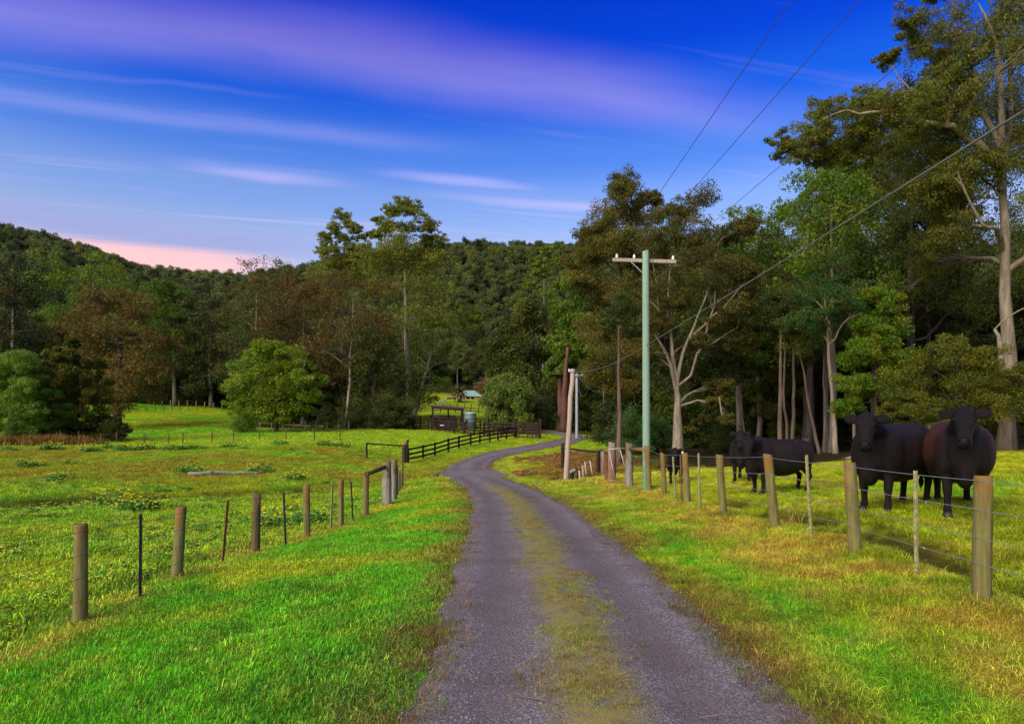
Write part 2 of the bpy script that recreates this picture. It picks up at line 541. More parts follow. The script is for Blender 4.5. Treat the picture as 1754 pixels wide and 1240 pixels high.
def mat_leaf(name, a, c, third=None, spread=1.0):
    """two leaf colours mixed by the tint stored on each leaf, a third on some twigs"""
    m, t, b = newmat(name)
    a, c = (tuple(v * w for v, w in zip(q, (1.95, 1.78, .88))) for q in (a, c))
    third = third and tuple(v * w for v, w in zip(third, (1.70, 1.65, .88)))
    tn = t.n('ShaderNodeAttribute', attribute_name='tint')
    sep = t.n('ShaderNodeSeparateColor')
    t.link(tn.outputs['Color'], sep.inputs[0])
    oi = t.n('ShaderNodeObjectInfo').outputs['Random']
    col = t.mix(sep.outputs[0], a, c)
    if third:
        col = t.mix(t.smooth(sep.outputs[1], .62, .85), col, third)
    col = t.mix(1.0, col, t.ramp(oi, [(0, (1 - .28 * spread, 1 - .26 * spread, 1 - .20 * spread)), (.5, (1.0, 1.0, 1.0)), (1, (1 + .28 * spread, 1 + .20 * spread, 1.0))]), 'MULTIPLY')
    t.link(col, b.inputs['Base Color'])
    b.inputs['Roughness'].default_value = .55
    b.inputs['Specular IOR Level'].default_value = .22
    tr = t.n('ShaderNodeBsdfTranslucent')
    t.link(col, tr.inputs[0])
    mx = t.n('ShaderNodeMixShader')
    mx.inputs[0].default_value = .32
    t.link(b.outputs[0], mx.inputs[1])
    t.link(tr.outputs[0], mx.inputs[2])
    t.link(mx.outputs[0], m.node_tree.nodes['Material Output'].inputs[0])
    return m


def mat_wood(name, c1, c2, c3=None, grain=14, rough=.85, moss=None):
    """weathered timber, grain along the local z axis"""
    m, t, b = newmat(name)
    tc = t.n('ShaderNodeTexCoord').outputs['Object']
    oi = t.n('ShaderNodeObjectInfo').outputs['Random']
    cb = t.n('ShaderNodeVectorMath', operation='ADD')
    t.link(tc, cb.inputs[0])
    t.link(t.math('MULTIPLY', oi, 37.0), cb.inputs[1])
    n1 = t.noise(t.map(cb.outputs[0], scale=(grain, grain, grain * .09)), 1.6, 5, .65)
    n2 = t.noise(t.map(cb.outputs[0], scale=(grain * 3, grain * 3, grain * .15)), 2.0, 4, .7)
    n3 = t.noise(t.map(cb.outputs[0], scale=(5, 5, 1.6)), 1.0, 3, .6)
    col = t.mix(t.smooth(n1, .30, .70), c1, c2)
    if c3:
        zs = t.n('ShaderNodeSeparateXYZ')
        t.link(tc, zs.inputs[0])
        col = t.mix(t.smooth(t.math('ADD', n3, t.math('MULTIPLY', t.math('SUBTRACT', zs.outputs[2], .75), .30)), .47, .64), col, c3)
    if moss:
        col = t.mix(t.math('MULTIPLY', t.smooth(n3, .55, .40), .6), col, moss)
    col = t.mix(t.math('MULTIPLY', t.smooth(n2, .58, .70), .75), col, tuple(v * .22 for v in c1))
    t.link(col, b.inputs['Base Color'])
    b.inputs['Roughness'].default_value = rough
    bump(t, b, t.math('ADD', n1, n2), .6, .012)
    return m


def mat_bark(name, c1, c2, c3, sc=1.0):
    m, t, b = newmat(name)
    tc = t.n('ShaderNodeTexCoord').outputs['Object']
    n1 = t.noise(t.map(tc, scale=(3 * sc, 3 * sc, .55 * sc)), 1.2, 5, .65, .4)
    n2 = t.noise(t.map(tc, scale=(9 * sc, 9 * sc, .8 * sc)), 1.5, 4, .7)
    col = t.mix(t.smooth(n1, .38, .60), c1, c2)
    col = t.mix(t.math('MULTIPLY', t.smooth(n2, .52, .68), .8), col, c3)
    t.link(col, b.inputs['Base Color'])
    b.inputs['Roughness'].default_value = .85
    bump(t, b, t.math('ADD', n1, n2), .5, .04)
    return m


def mat_plain(name, c, rough=.6, metal=0.0, var=.25, scale=8, c2=None, spec=.3):
    m, t, b = newmat(name)
    tc = t.n('ShaderNodeTexCoord').outputs['Object']
    n1 = t.noise(tc, scale, 5, .65)
    a = tuple(v * (1 - var) for v in c)
    d = c2 or tuple(min(1, v * (1 + var)) for v in c)
    t.link(t.mix(t.smooth(n1, .3, .7), a, d), b.inputs['Base Color'])
    b.inputs['Roughness'].default_value = rough
    b.inputs['Metallic'].default_value = metal
    b.inputs['Specular IOR Level'].default_value = spec
    bump(t, b, n1, .15, .01)
    return m


def mat_road():
    m, t, b = newmat('gravel_road')
    pos = t.n('ShaderNodeNewGeometry').outputs['Position']
    ac = t.n('ShaderNodeAttribute', attribute_name='across')
    a = ac.outputs['Fac']
    vo = t.n('ShaderNodeTexVoronoi', feature='F1')
    t.link(pos, vo.inputs['Vector'])
    vo.inputs['Scale'].default_value = 75
    vo2 = t.n('ShaderNodeTexVoronoi', feature='F1')
    t.link(pos, vo2.inputs['Vector'])
    vo2.inputs['Scale'].default_value = 150
    sp = t.n('ShaderNodeSeparateColor')
    t.link(vo.outputs['Color'], sp.inputs[0])
    sp2 = t.n('ShaderNodeSeparateColor')
    t.link(vo2.outputs['Color'], sp2.inputs[0])
    big = t.noise(pos, .9, 4, .6)
    mid = t.noise(pos, 4.5, 5, .7)
    stone = t.math('ADD', t.math('MULTIPLY', sp.outputs[0], .6), t.math('MULTIPLY', sp2.outputs[0], .4))
    col = t.ramp(stone, [(0, (.052, .045, .045)), (.45, (.120, .106, .103)), (.75, (.195, .174, .166)), (1, (.46, .42, .39))])
    col = t.mix(t.math('MULTIPLY', t.smooth(big, .45, .65), .45), col, (.095, .068, .048))
    # compacted wheel tracks, a little browner and smoother
    tr = t.math('ABSOLUTE', t.math('SUBTRACT', t.math('ABSOLUTE', t.math('ADD', a, .04)), .52))
    trk = t.math('MULTIPLY', t.math('SUBTRACT', 1.0, t.smooth(tr, .05, .26)), t.smooth(mid, .25, .60))
    col = t.mix(t.math('MULTIPLY', trk, .60), col, (.098, .078, .068))
    # earth and dead grass on the crown of the road
    cen = t.math('ABSOLUTE', t.math('ADD', a, .02))
    cm = t.math('SUBTRACT', 1.0, t.smooth(t.math('ADD', cen, t.math('MULTIPLY', t.math('SUBTRACT', mid, .5), .35)), .08, .34))
    ypos = t.n('ShaderNodeSeparateXYZ')
    t.link(pos, ypos.inputs[0])
    fade = t.math('SUBTRACT', 1.0, t.smooth(ypos.outputs[1], 24, 29))
    cm = t.math('MULTIPLY', t.math('MULTIPLY', cm, fade), t.smooth(mid, .30, .55))
    col = t.mix(t.math('MULTIPLY', cm, .85), col, (.215, .185, .036))
    # shoulders
    sh = t.math('MULTIPLY', t.smooth(t.math('ABSOLUTE', a), .74, .98), t.smooth(mid, .30, .60))
    col = t.mix(t.math('MULTIPLY', sh, .7), col, (.135, .080, .040))
    col = t.mix(1.0, col, t.ramp(mid, [(.2, .72), (.8, 1.25)]), 'MULTIPLY')
    t.link(col, b.inputs['Base Color'])
    b.inputs['Roughness'].default_value = .9
    b.inputs['Specular IOR Level'].default_value = .12
    h = t.math('ADD', t.math('MULTIPLY', vo.outputs['Distance'], -1.0), t.math('MULTIPLY', mid, .6))
    bump(t, b, h, .55, .014)
    return m


M = {}
M['pasture'] = mat_ground()
M['road'] = mat_road()
M['blade'] = mat_blade('grass_blade', 'col')
M['straw_blade'] = mat_blade('dry_blade', 'col', .45, 1.5)
M['post'] = mat_wood('post_timber', (.185, .170, .050), (.110, .095, .028), (.175, .098, .022), 16)
M['post_dark'] = mat_wood('dark_post_timber', (.115, .085, .030), (.06, .044, .018), (.15, .070, .015), 16)
M['grey_timber'] = mat_wood('grey_timber', (.25, .235, .17), (.15, .135, .10), (.13, .095, .05), 15)
M['red_timber'] = mat_wood('reddish_timber', (.23, .12, .07), (.14, .075, .045), (.22, .17, .14), 15)
M['rail_dark'] = mat_wood('dark_stained_timber', (.026, .016, .013), (.015, .010, .009), None, 10)
M['yard_timber'] = mat_wood('brown_yard_timber', (.038, .020, .014), (.020, .012, .009), None, 10)
M['green_pole'] = mat_wood('green_treated_timber', (.135, .275, .18), (.085, .19, .12), (.19, .29, .20), 11, .85)
M['pale_pole'] = mat_wood('bleached_pole_timber', (.40, .32, .22), (.30, .23, .155), None, 9, .8)
M['bluegrey_pole'] = mat_wood('grey_pole_timber', (.30, .32, .33), (.22, .24, .26), None, 9, .8)
M['crossarm'] = mat_wood('crossarm_timber', (.38, .33, .25), (.26, .22, .16), None, 9, .8)
M['steel'] = mat_plain('galvanised_steel', (.42, .43, .45), .45, .7, .25, 14)
M['wire'] = mat_plain('galvanised_wire', (.36, .37, .40), .5, .6, .2, 20)
M['rusty'] = mat_plain('rusty_steel', (.15, .060, .028), .85, .1, .4, 18)
M['rusty_sheet'] = mat_plain('rusty_sheet', (.20, .085, .045), .85, .1, .45, 6)
M['dark_picket'] = mat_plain('dark_steel_picket', (.055, .040, .032), .7, .2, .4, 20)
M['pale_picket'] = mat_plain('pale_painted_picket', (.21, .19, .08), .7, 0, .55, 25)
M['white_paint'] = mat_plain('white_paint', (.72, .71, .67), .6, 0, .12, 10)
M['old_white'] = mat_plain('weathered_white_paint', (.40, .37, .30), .75, 0, .25, 14)
M['ceramic'] = mat_plain('white_ceramic', (.80, .80, .78), .25, 0, .08, 10, None, .5)
M['cable'] = mat_plain('grey_cable', (.13, .13, .125), .55, 0, .2, 8)
M['cable_dark'] = mat_plain('dark_conductor', (.075, .075, .080), .6, .2, .2, 8)
M['concrete'] = mat_plain('old_concrete', (.125, .112, .10), .9, 0, .25, 5)
M['stone'] = mat_plain('pale_stone', (.20, .185, .14), .9, 0, .3, 7)
M['log'] = mat_wood('bleached_log', (.28, .24, .16), (.16, .13, .08), None, 7)
M['stump'] = mat_wood('charred_stump', (.020, .016, .013), (.045, .032, .022), None, 7)
M['tank'] = mat_plain('green_tank_steel', (.13, .21, .18), .5, .2, .2, 5)
M['tank_light'] = mat_plain('tank_lid_steel', (.45, .55, .50), .5, .2, .15, 5)
M['shed_roof'] = mat_plain('rusted_roof_iron', (.075, .045, .030), .8, .1, .45, 2.5)
M['house_roof'] = mat_plain('pale_green_roof', (.20, .34, .25), .5, 0, .12, 2)
M['brick'] = mat_plain('orange_brick', (.34, .150, .075), .9, 0, .25, 6)
M['pane'] = mat_plain('dark_glass', (.012, .012, .014), .1, 0, .1, 3, None, .5)
M['dark_door_and_bay_shade'] = mat_plain('dark_timber_and_bay_shade', (.045, .020, .014), .6, 0, .3, 4)
M['soil'] = mat_plain('dark_soil', (.03, .02, .012), .95, 0, .3, 3)
M['bracken'] = mat_plain('dead_bracken', (.27, .115, .030), .9, 0, .5, 3, (.30, .18, .05), .1)
M['seedhead'] = mat_plain('rust_red_weed', (.30, .120, .025), .9, 0, .5, 3, (.20, .15, .03), .1)
M['petal'] = mat_plain('yellow_petal', (.80, .72, .015), .7, 0, .12, 3)
M['weed'] = mat_plain('weed_leaf', (.055, .20, .020), .7, 0, .35, 3)
M['gravel'] = mat_plain('gravel_stone', (.15, .13, .145), .9, 0, .6, 1.5, (.34, .31, .31))

M['bark_pale'] = mat_bark('pale_gum_bark', (.27, .23, .155), (.165, .135, .09), (.11, .075, .04))
M['bark_brown'] = mat_bark('brown_bark', (.135, .095, .06), (.085, .058, .038), (.045, .03, .02))
M['bark_red'] = mat_bark('reddish_bark', (.15, .070, .045), (.10, .048, .032), (.05, .028, .02))
M['bark_dark'] = mat_bark('dark_bark', (.060, .045, .032), (.035, .027, .02), (.02, .015, .012))
M['bark_grey'] = mat_bark('grey_bark', (.16, .135, .10), (.10, .082, .058), (.055, .042, .03))

LEAF = dict(
    olive=mat_leaf('olive_gum_leaf', (.030, .046, .010), (.066, .086, .018), (.078, .074, .018)),
    brown=mat_leaf('browning_gum_leaf', (.046, .045, .012), (.084, .076, .018), (.058, .074, .017)),
    rust=mat_leaf('russet_leaf', (.048, .033, .012), (.082, .052, .017), (.055, .060, .013)),
    green=mat_leaf('mid_green_leaf', (.030, .068, .010), (.075, .135, .016), (.095, .120, .016)),
    bright=mat_leaf('bright_green_leaf', (.042, .088, .008), (.100, .155, .012), (.130, .150, .014)),
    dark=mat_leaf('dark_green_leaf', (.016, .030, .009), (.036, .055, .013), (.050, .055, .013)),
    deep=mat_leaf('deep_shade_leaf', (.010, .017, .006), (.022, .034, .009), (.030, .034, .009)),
    yellowish=mat_leaf('yellow_green_leaf', (.032, .046, .006), (.066, .078, .009), (.075, .070, .009)),
    bronze=mat_leaf('bronze_leaf', (.058, .043, .012), (.105, .076, .020), (.085, .072, .018)),
    crown=mat_leaf('sunlit_gum_leaf', (.040, .062, .014), (.090, .120, .026), (.100, .110, .024)),
    pale=mat_leaf('grey_green_leaf', (.050, .090, .020), (.105, .160, .038), (.120, .160, .030)),
    willow=mat_leaf('willow_leaf', (.036, .085, .011), (.076, .145, .017), (.090, .145, .017)),
    bush=mat_leaf('fresh_bush_leaf', (.022, .062, .006), (.060, .115, .009), (.085, .105, .010)),
    bluegreen=mat_leaf('blue_green_leaf', (.014, .046, .014), (.034, .082, .024), (.046, .075, .020)),
    hill=mat_leaf('hill_leaf', (.027, .048, .024), (.064, .094, .042), (.080, .082, .040), 1.9),
    dryred=mat_leaf('dry_reddish_twig', (.10, .060, .045), (.17, .10, .07), None),
)

# ------------------------------------------------------------------ mesh and object helpers


class MB:
    """collects shapes into one mesh"""
    def __init__(s):
        s.v, s.f, s.smooth = [], [], []

    def add(s, v, f, smooth=False):
        o = len(s.v)
        s.v += [tuple(p) for p in v]
        s.f += [tuple(i + o for i in q) for q in f]
        s.smooth += [smooth] * len(f)
        return s

    def box(s, c, size, rot=None, taper=1.0):
        hx, hy, hz = (k / 2 for k in size)
        v = [(-hx, -hy, -hz), (hx, -hy, -hz), (hx, hy, -hz), (-hx, hy, -hz), (-hx * taper, -hy * taper, hz), (hx * taper, -hy * taper, hz), (hx * taper, hy * taper, hz), (-hx * taper, hy * taper, hz)]
        m = rot.to_matrix() if rot else Matrix.Identity(3)
        v = [m @ Vector(p) + Vector(c) for p in v]
        return s.add(v, [(3, 2, 1, 0), (4, 5, 6, 7), (0, 1, 5, 4), (1, 2, 6, 5), (2, 3, 7, 6), (3, 0, 4, 7)])

    def beam(s, a, b, w, h, up=(0, 0, 1)):
        a, b = Vector(a), Vector(b)
        d = (b - a).normalized()
        x = d.cross(Vector(up))
        x = x.normalized() if x.length > 1e-4 else Vector((1, 0, 0))
        y = x.cross(d)
        v = []
        for p in (a, b):
            for i, j in ((-1, -1), (1, -1), (1, 1), (-1, 1)):
                v.append(p + x * (i * w / 2) + y * (j * h / 2))
        return s.add(v, [(0, 1, 2, 3), (7, 6, 5, 4), (0, 4, 5, 1), (1, 5, 6, 2), (2, 6, 7, 3), (3, 7, 4, 0)])

    def tube(s, pts, rad, n=8, caps=True, smooth=True, squash=None):
        pts = [Vector(p) for p in pts]
        k = len(pts)
        if not hasattr(rad, '__len__'):
            rad = [rad] * k
        v, f = [], []
        d0 = (pts[1] - pts[0]).normalized()
        x = d0.cross(Vector((0, 1, 0)))
        if x.length < .1:
            x = d0.cross(Vector((1, 0, 0)))
        x.normalize()
        for i, p in enumerate(pts):
            d = (pts[min(i + 1, k - 1)] - pts[max(i - 1, 0)]).normalized()
            x = (x - d * x.dot(d))
            x = x.normalized() if x.length > 1e-5 else d.orthogonal().normalized()
            y = d.cross(x)
            for j in range(n):
                a = 2 * math.pi * j / n
                v.append(p + (x * math.cos(a) + y * math.sin(a)) * rad[i])
        for i in range(k - 1):
            for j in range(n):
                f.append((i * n + j, i * n + (j + 1) % n, (i + 1) * n + (j + 1) % n, (i + 1) * n + j))
        s.add(v, f, smooth)
        if caps:
            o = len(s.v) - len(v)
            s.f += [tuple(o + j for j in reversed(range(n))), tuple(o + (k - 1) * n + j for j in range(n))]
            s.smooth += [False, False]
        return s

    def loft(s, rings, smooth=True):
        """rings: lists of equal numbers of points, closed with caps"""
        n = len(rings[0])
        v = [p for r in rings for p in r]
        f = []
        for i in range(len(rings) - 1):
            for j in range(n):
                f.append((i * n + j, i * n + (j + 1) % n, (i + 1) * n + (j + 1) % n, (i + 1) * n + j))
        f += [tuple(reversed(range(n))), tuple((len(rings) - 1) * n + j for j in range(n))]
        return s.add(v, f, smooth)

    def ball(s, c, r, n=10, m=7, rot=None):
        if not hasattr(r, '__len__'):
            r = (r, r, r)
        v, f = [Vector((0, 0, -r[2]))], []
        for i in range(1, m):
            t = math.pi * i / m - math.pi / 2
            for j in range(n):
                a = 2 * math.pi * j / n
                v.append(Vector((r[0] * math.cos(t) * math.cos(a), r[1] * math.cos(t) * math.sin(a), r[2] * math.sin(t))))
        v.append(Vector((0, 0, r[2])))
        for j in range(n):
            f.append((0, 1 + (j + 1) % n, 1 + j))
            f.append((len(v) - 1, len(v) - 1 - n + j, len(v) - 1 - n + (j + 1) % n))
        for i in range(m - 2):
            for j in range(n):
                f.append((1 + i * n + j, 1 + i * n + (j + 1) % n, 1 + (i + 1) * n + (j + 1) % n, 1 + (i + 1) * n + j))
        mm = rot.to_matrix() if rot else Matrix.Identity(3)
        return s.add([mm @ p + Vector(c) for p in v], f, True)

    def mesh(s, name, mat=None):
        me = bpy.data.meshes.new(name)
        me.from_pydata(s.v, [], s.f)
        me.polygons.foreach_set('use_smooth', s.smooth)
        if mat:
            me.materials.append(mat)
        return me

    def build(s, name, mat, parent=None):
        return link(name, s.mesh(name, mat), parent)


def link(name, me, parent=None, loc=None):
    o = bpy.data.objects.new(name, me)
    COL.objects.link(o)
    if parent:
        o.parent = parent
    if loc:
        o.location = loc
    return o


def tag(o, label=None, cat=None, group=None, kind=None):
    if label:
        o['label'] = label
    if cat:
        o['category'] = cat
    if group:
        o['group'] = group
    if kind:
        o['kind'] = kind
    return o


def thing(name, label, cat, loc=(0, 0, 0), rz=0, group=None):
    o = bpy.data.objects.new(name, None)
    COL.objects.link(o)
    o.empty_display_size = .3
    o.location = loc
    o.rotation_euler = (0, 0, rz)
    return tag(o, label, cat, group)


def np_mesh(name, verts, quads, mat=None, tint=None, smooth=False, tri=False):
    me = bpy.data.meshes.new(name)
    k = 3 if tri else 4
    nv, nf = len(verts), len(quads)
    me.vertices.add(nv)
    me.vertices.foreach_set('co', np.asarray(verts, np.float32).ravel())
    me.loops.add(nf * k)
    me.loops.foreach_set('vertex_index', np.asarray(quads, np.int32).ravel())
    me.polygons.add(nf)
    me.polygons.foreach_set('loop_start', np.arange(nf, dtype=np.int32) * k)
    if smooth:
        me.polygons.foreach_set('use_smooth', np.ones(nf, bool))
    if tint is not None:
        at = me.attributes.new('tint', 'FLOAT_COLOR', 'POINT')
        at.data.foreach_set('color', np.asarray(tint, np.float32).ravel())
    me.update(calc_edges=True)
    if mat:
        me.materials.append(mat)
    return me

# ------------------------------------------------------------------ ground sheet


def axis(segments):
    out = [segments[0][0]]
    for a, b, s0, s1 in segments:
        p, L = a, b - a
        while p < b - 1e-6:
            t = (p - a) / L
            p = min(b, p + s0 + (s1 - s0) * t)
            out.append(p)
    return np.array(out)


def build_ground():
    xs = axis([(0, 9, .15, .2), (9, 24, .2, .9), (24, 140, .9, 7), (140, 1500, 7, 90)])
    xs = np.concatenate([-xs[:0:-1], xs])
    ys = axis([(-60, -4, 8, 1), (-4, 2, .8, .2), (2, 26, .16, .2), (26, 60, .2, .6), (60, 140, .55, 1.8), (140, 700, 1.8, 14), (700, 2400, 14, 160)])
    X, Y = np.meshgrid(xs, ys)
    x, y = X.ravel(), Y.ravel()
    z = land(x, y)
    rd, hw = road_dist(x, y)
    z = z - (.07 + .0012 * np.maximum(y, 0)) * sst(hw - .10 - rd, 0, .25)
    nx, ny = len(xs), len(ys)
    i = np.arange(nx - 1)[None] + nx * np.arange(ny - 1)[:, None]
    q = np.stack([i, i + 1, i + nx + 1, i + nx], -1).reshape(-1, 4)
    me = np_mesh('ground', np.stack([x, y, z], 1), q, M['pasture'], None, True)
    col = np.ones((len(x), 4), np.float32)
    col[:, :3] = ground_col(x, y)
    me.attributes.new('col', 'FLOAT_COLOR', 'POINT').data.foreach_set('color', col.ravel())
    tag(link('ground', me), kind='structure')


build_ground()


def build_road():
    P = ROAD
    d = np.gradient(P[:, :2], axis=0)
    d /= np.linalg.norm(d, axis=1)[:, None]
    nrm = np.stack([d[:, 1], -d[:, 0]], 1)
    m = 27
    a = np.linspace(-1, 1, m)
    along = np.concatenate([[0], np.cumsum(np.linalg.norm(np.diff(P[:, :2], axis=0), axis=1))])
    V, A = [], []
    for k in range(m):
        hw = P[:, 2] * a[k]
        edge = (np.abs(a[k]) > .8) * np.sign(a[k]) * ((fbm(along * .8, along * 0 + k * .0 + np.sign(a[k]) * 9, 91, 3) - .5) * .55 + .07)
        x, y = P[:, 0] + nrm[:, 0] * (hw + edge), P[:, 1] + nrm[:, 1] * (hw + edge)
        V.append(np.stack([x, y], 1))
        A.append(np.full(len(P), a[k]))
    V = np.stack(V, 1).reshape(-1, 2)
    A = np.stack(A, 1).ravel()
    z = smooth_land(V[:, 0], V[:, 1])
    far = np.maximum(V[:, 1], 0)
    z = z + .012 + .0011 * far + .030 * np.exp(-(A / .22) ** 2) - .022 * np.exp(-((np.abs(A + .03) - .52) / .18) ** 2)
    z = z - (.045 + .0004 * far) * sst(np.abs(A), .84, 1.0)
    z = z + (fbm(V[:, 0] * 4, V[:, 1] * 4, 13, 3) - .5) * .018
    n = len(P)
    i = np.arange(m - 1)[None] + m * np.arange(n - 1)[:, None]
    q = np.stack([i, i + 1, i + m + 1, i + m], -1).reshape(-1, 4)[:, ::-1]
    me = np_mesh('road', np.stack([V[:, 0], V[:, 1], z], 1), q, M['road'], None, True)
    me.attributes.new('across', 'FLOAT', 'POINT').data.foreach_set('value', A.astype(np.float32))
    me.flip_normals() if me.polygons[0].normal.z < 0 else None
    tag(link('gravel_road', me), kind='structure')


build_road()


def road_z(x, y):
    rd, hw = road_dist(np.atleast_1d(x), np.atleast_1d(y))
    return smooth_land(x, y) + .012 + .0011 * np.maximum(y, 0) + .03 * np.exp(-(rd / hw / .22) ** 2)

# ------------------------------------------------------------------ scattered ground cover (grass, stones, flowers)


def tuft_mesh(name, mat, seed, rad, n, h0, h1, w, lean=.5, splay=.6, three=True):
    r = np.random.default_rng(seed)
    V, F, T = [], [], []
    for i in range(n):
        rr, a = rad * math.sqrt(r.random()), r.random() * 6.283
        bx, by = rr * math.cos(a), rr * math.sin(a)
        h = h0 + (h1 - h0) * r.random() ** 1.3
        ang = r.random() * 6.283
        ln = h * lean * (0.3 + r.random())
        dx, dy = math.cos(ang) * ln, math.sin(ang) * ln
        sx, sy = -math.sin(ang + r.normal() * splay) * w / 2, math.cos(ang) * w / 2
        o = len(V)
        t = (r.random(), r.random(), 0, 1)
        V += [(bx - sx, by - sy, -.02), (bx + sx, by + sy, -.02), (bx + dx * .45 + sx * .75, by + dy * .45 + sy * .75, h * .62), (bx + dx * .45 - sx * .75, by + dy * .45 - sy * .75, h * .62), (bx + dx, by + dy, h * (1 - .25 * lean))]
        F += [(o, o + 1, o + 2), (o, o + 2, o + 3), (o + 3, o + 2, o + 4)]
        T += [(t[0] * .6, t[1], 0, 1)] * 2 + [t] * 3
    return np_mesh(name, V, F, mat, T, False, True)


def scatter(name, protos, pos, rot, scl, col=None, pick=None, mat=None):
    """one ground-cover object: points carrying instances of a few small meshes"""
    me = bpy.data.meshes.new(name)
    n = len(pos)
    me.vertices.add(n)
    me.vertices.foreach_set('co', np.asarray(pos, np.float32).ravel())
    me.attributes.new('rot', 'FLOAT_VECTOR', 'POINT').data.foreach_set('vector', np.asarray(rot, np.float32).ravel())
    scl = np.asarray(scl, np.float32)
    if scl.ndim == 1:
        scl = np.repeat(scl[:, None], 3, 1)
    me.attributes.new('scl', 'FLOAT_VECTOR', 'POINT').data.foreach_set('vector', scl.ravel())
    if col is not None:
        c4 = np.ones((n, 4), np.float32)
        c4[:, :3] = col
        me.attributes.new('col', 'FLOAT_COLOR', 'POINT').data.foreach_set('color', c4.ravel())
    if pick is None:
        pick = np.random.default_rng(n).integers(0, len(protos), n)
    me.attributes.new('pick', 'INT', 'POINT').data.foreach_set('value', np.asarray(pick, np.int32))
    ng = bpy.data.node_groups.new(name, 'GeometryNodeTree')
    ng.interface.new_socket('Geometry', in_out='INPUT', socket_type='NodeSocketGeometry')
    ng.interface.new_socket('Geometry', in_out='OUTPUT', socket_type='NodeSocketGeometry')
    t = NT(ng)
    gi, go = t.n('NodeGroupInput'), t.n('NodeGroupOutput')
    g2i = t.n('GeometryNodeGeometryToInstance')
    for p in reversed(protos):
        ob = bpy.data.objects.new(p.name + '_source', p)
        oi = t.n('GeometryNodeObjectInfo')
        oi.inputs['Object'].default_value = ob
        t.link(oi.outputs['Geometry'], g2i.inputs[0])

    def attr(nm, ty):
        nd = t.n('GeometryNodeInputNamedAttribute', data_type=ty)
        nd.inputs[0].default_value = nm
        return nd.outputs[0]
    iop = t.n('GeometryNodeInstanceOnPoints')
    t.link(gi.outputs[0], iop.inputs['Points'])
    t.link(g2i.outputs[0], iop.inputs['Instance'])
    iop.inputs['Pick Instance'].default_value = True
    t.link(attr('pick', 'INT'), iop.inputs['Instance Index'])
    e2r = t.n('FunctionNodeEulerToRotation')
    t.link(attr('rot', 'FLOAT_VECTOR'), e2r.inputs[0])
    t.link(e2r.outputs[0], iop.inputs['Rotation'])
    t.link(attr('scl', 'FLOAT_VECTOR'), iop.inputs['Scale'])
    t.link(iop.outputs[0], go.inputs[0])
    o = link(name, me)
    md = o.modifiers.new('scatter', 'NODES')
    md.node_group = ng
    return tag(o, kind='stuff')


def pts_in(seed, n, y0, y1, xa, xb, power=1.0):
    """random places, denser nearer; xa, xb are functions of y for the side limits"""
    r = np.random.default_rng(seed)
    u = r.random(n)
    if power == 1.0:
        y = y0 * (y1 / y0) ** u
    else:
        k = 1 - power
        y = (y0 ** k + (y1 ** k - y0 ** k) * u) ** (1 / k)
    a, b = xa(y), xb(y)
    x = a + (b - a) * r.random(n)
    return x, y, r


def yaw(r, n, tilt=.12):
    return np.stack([r.normal(0, tilt, n), r.normal(0, tilt, n), r.random(n) * 6.283], 1)


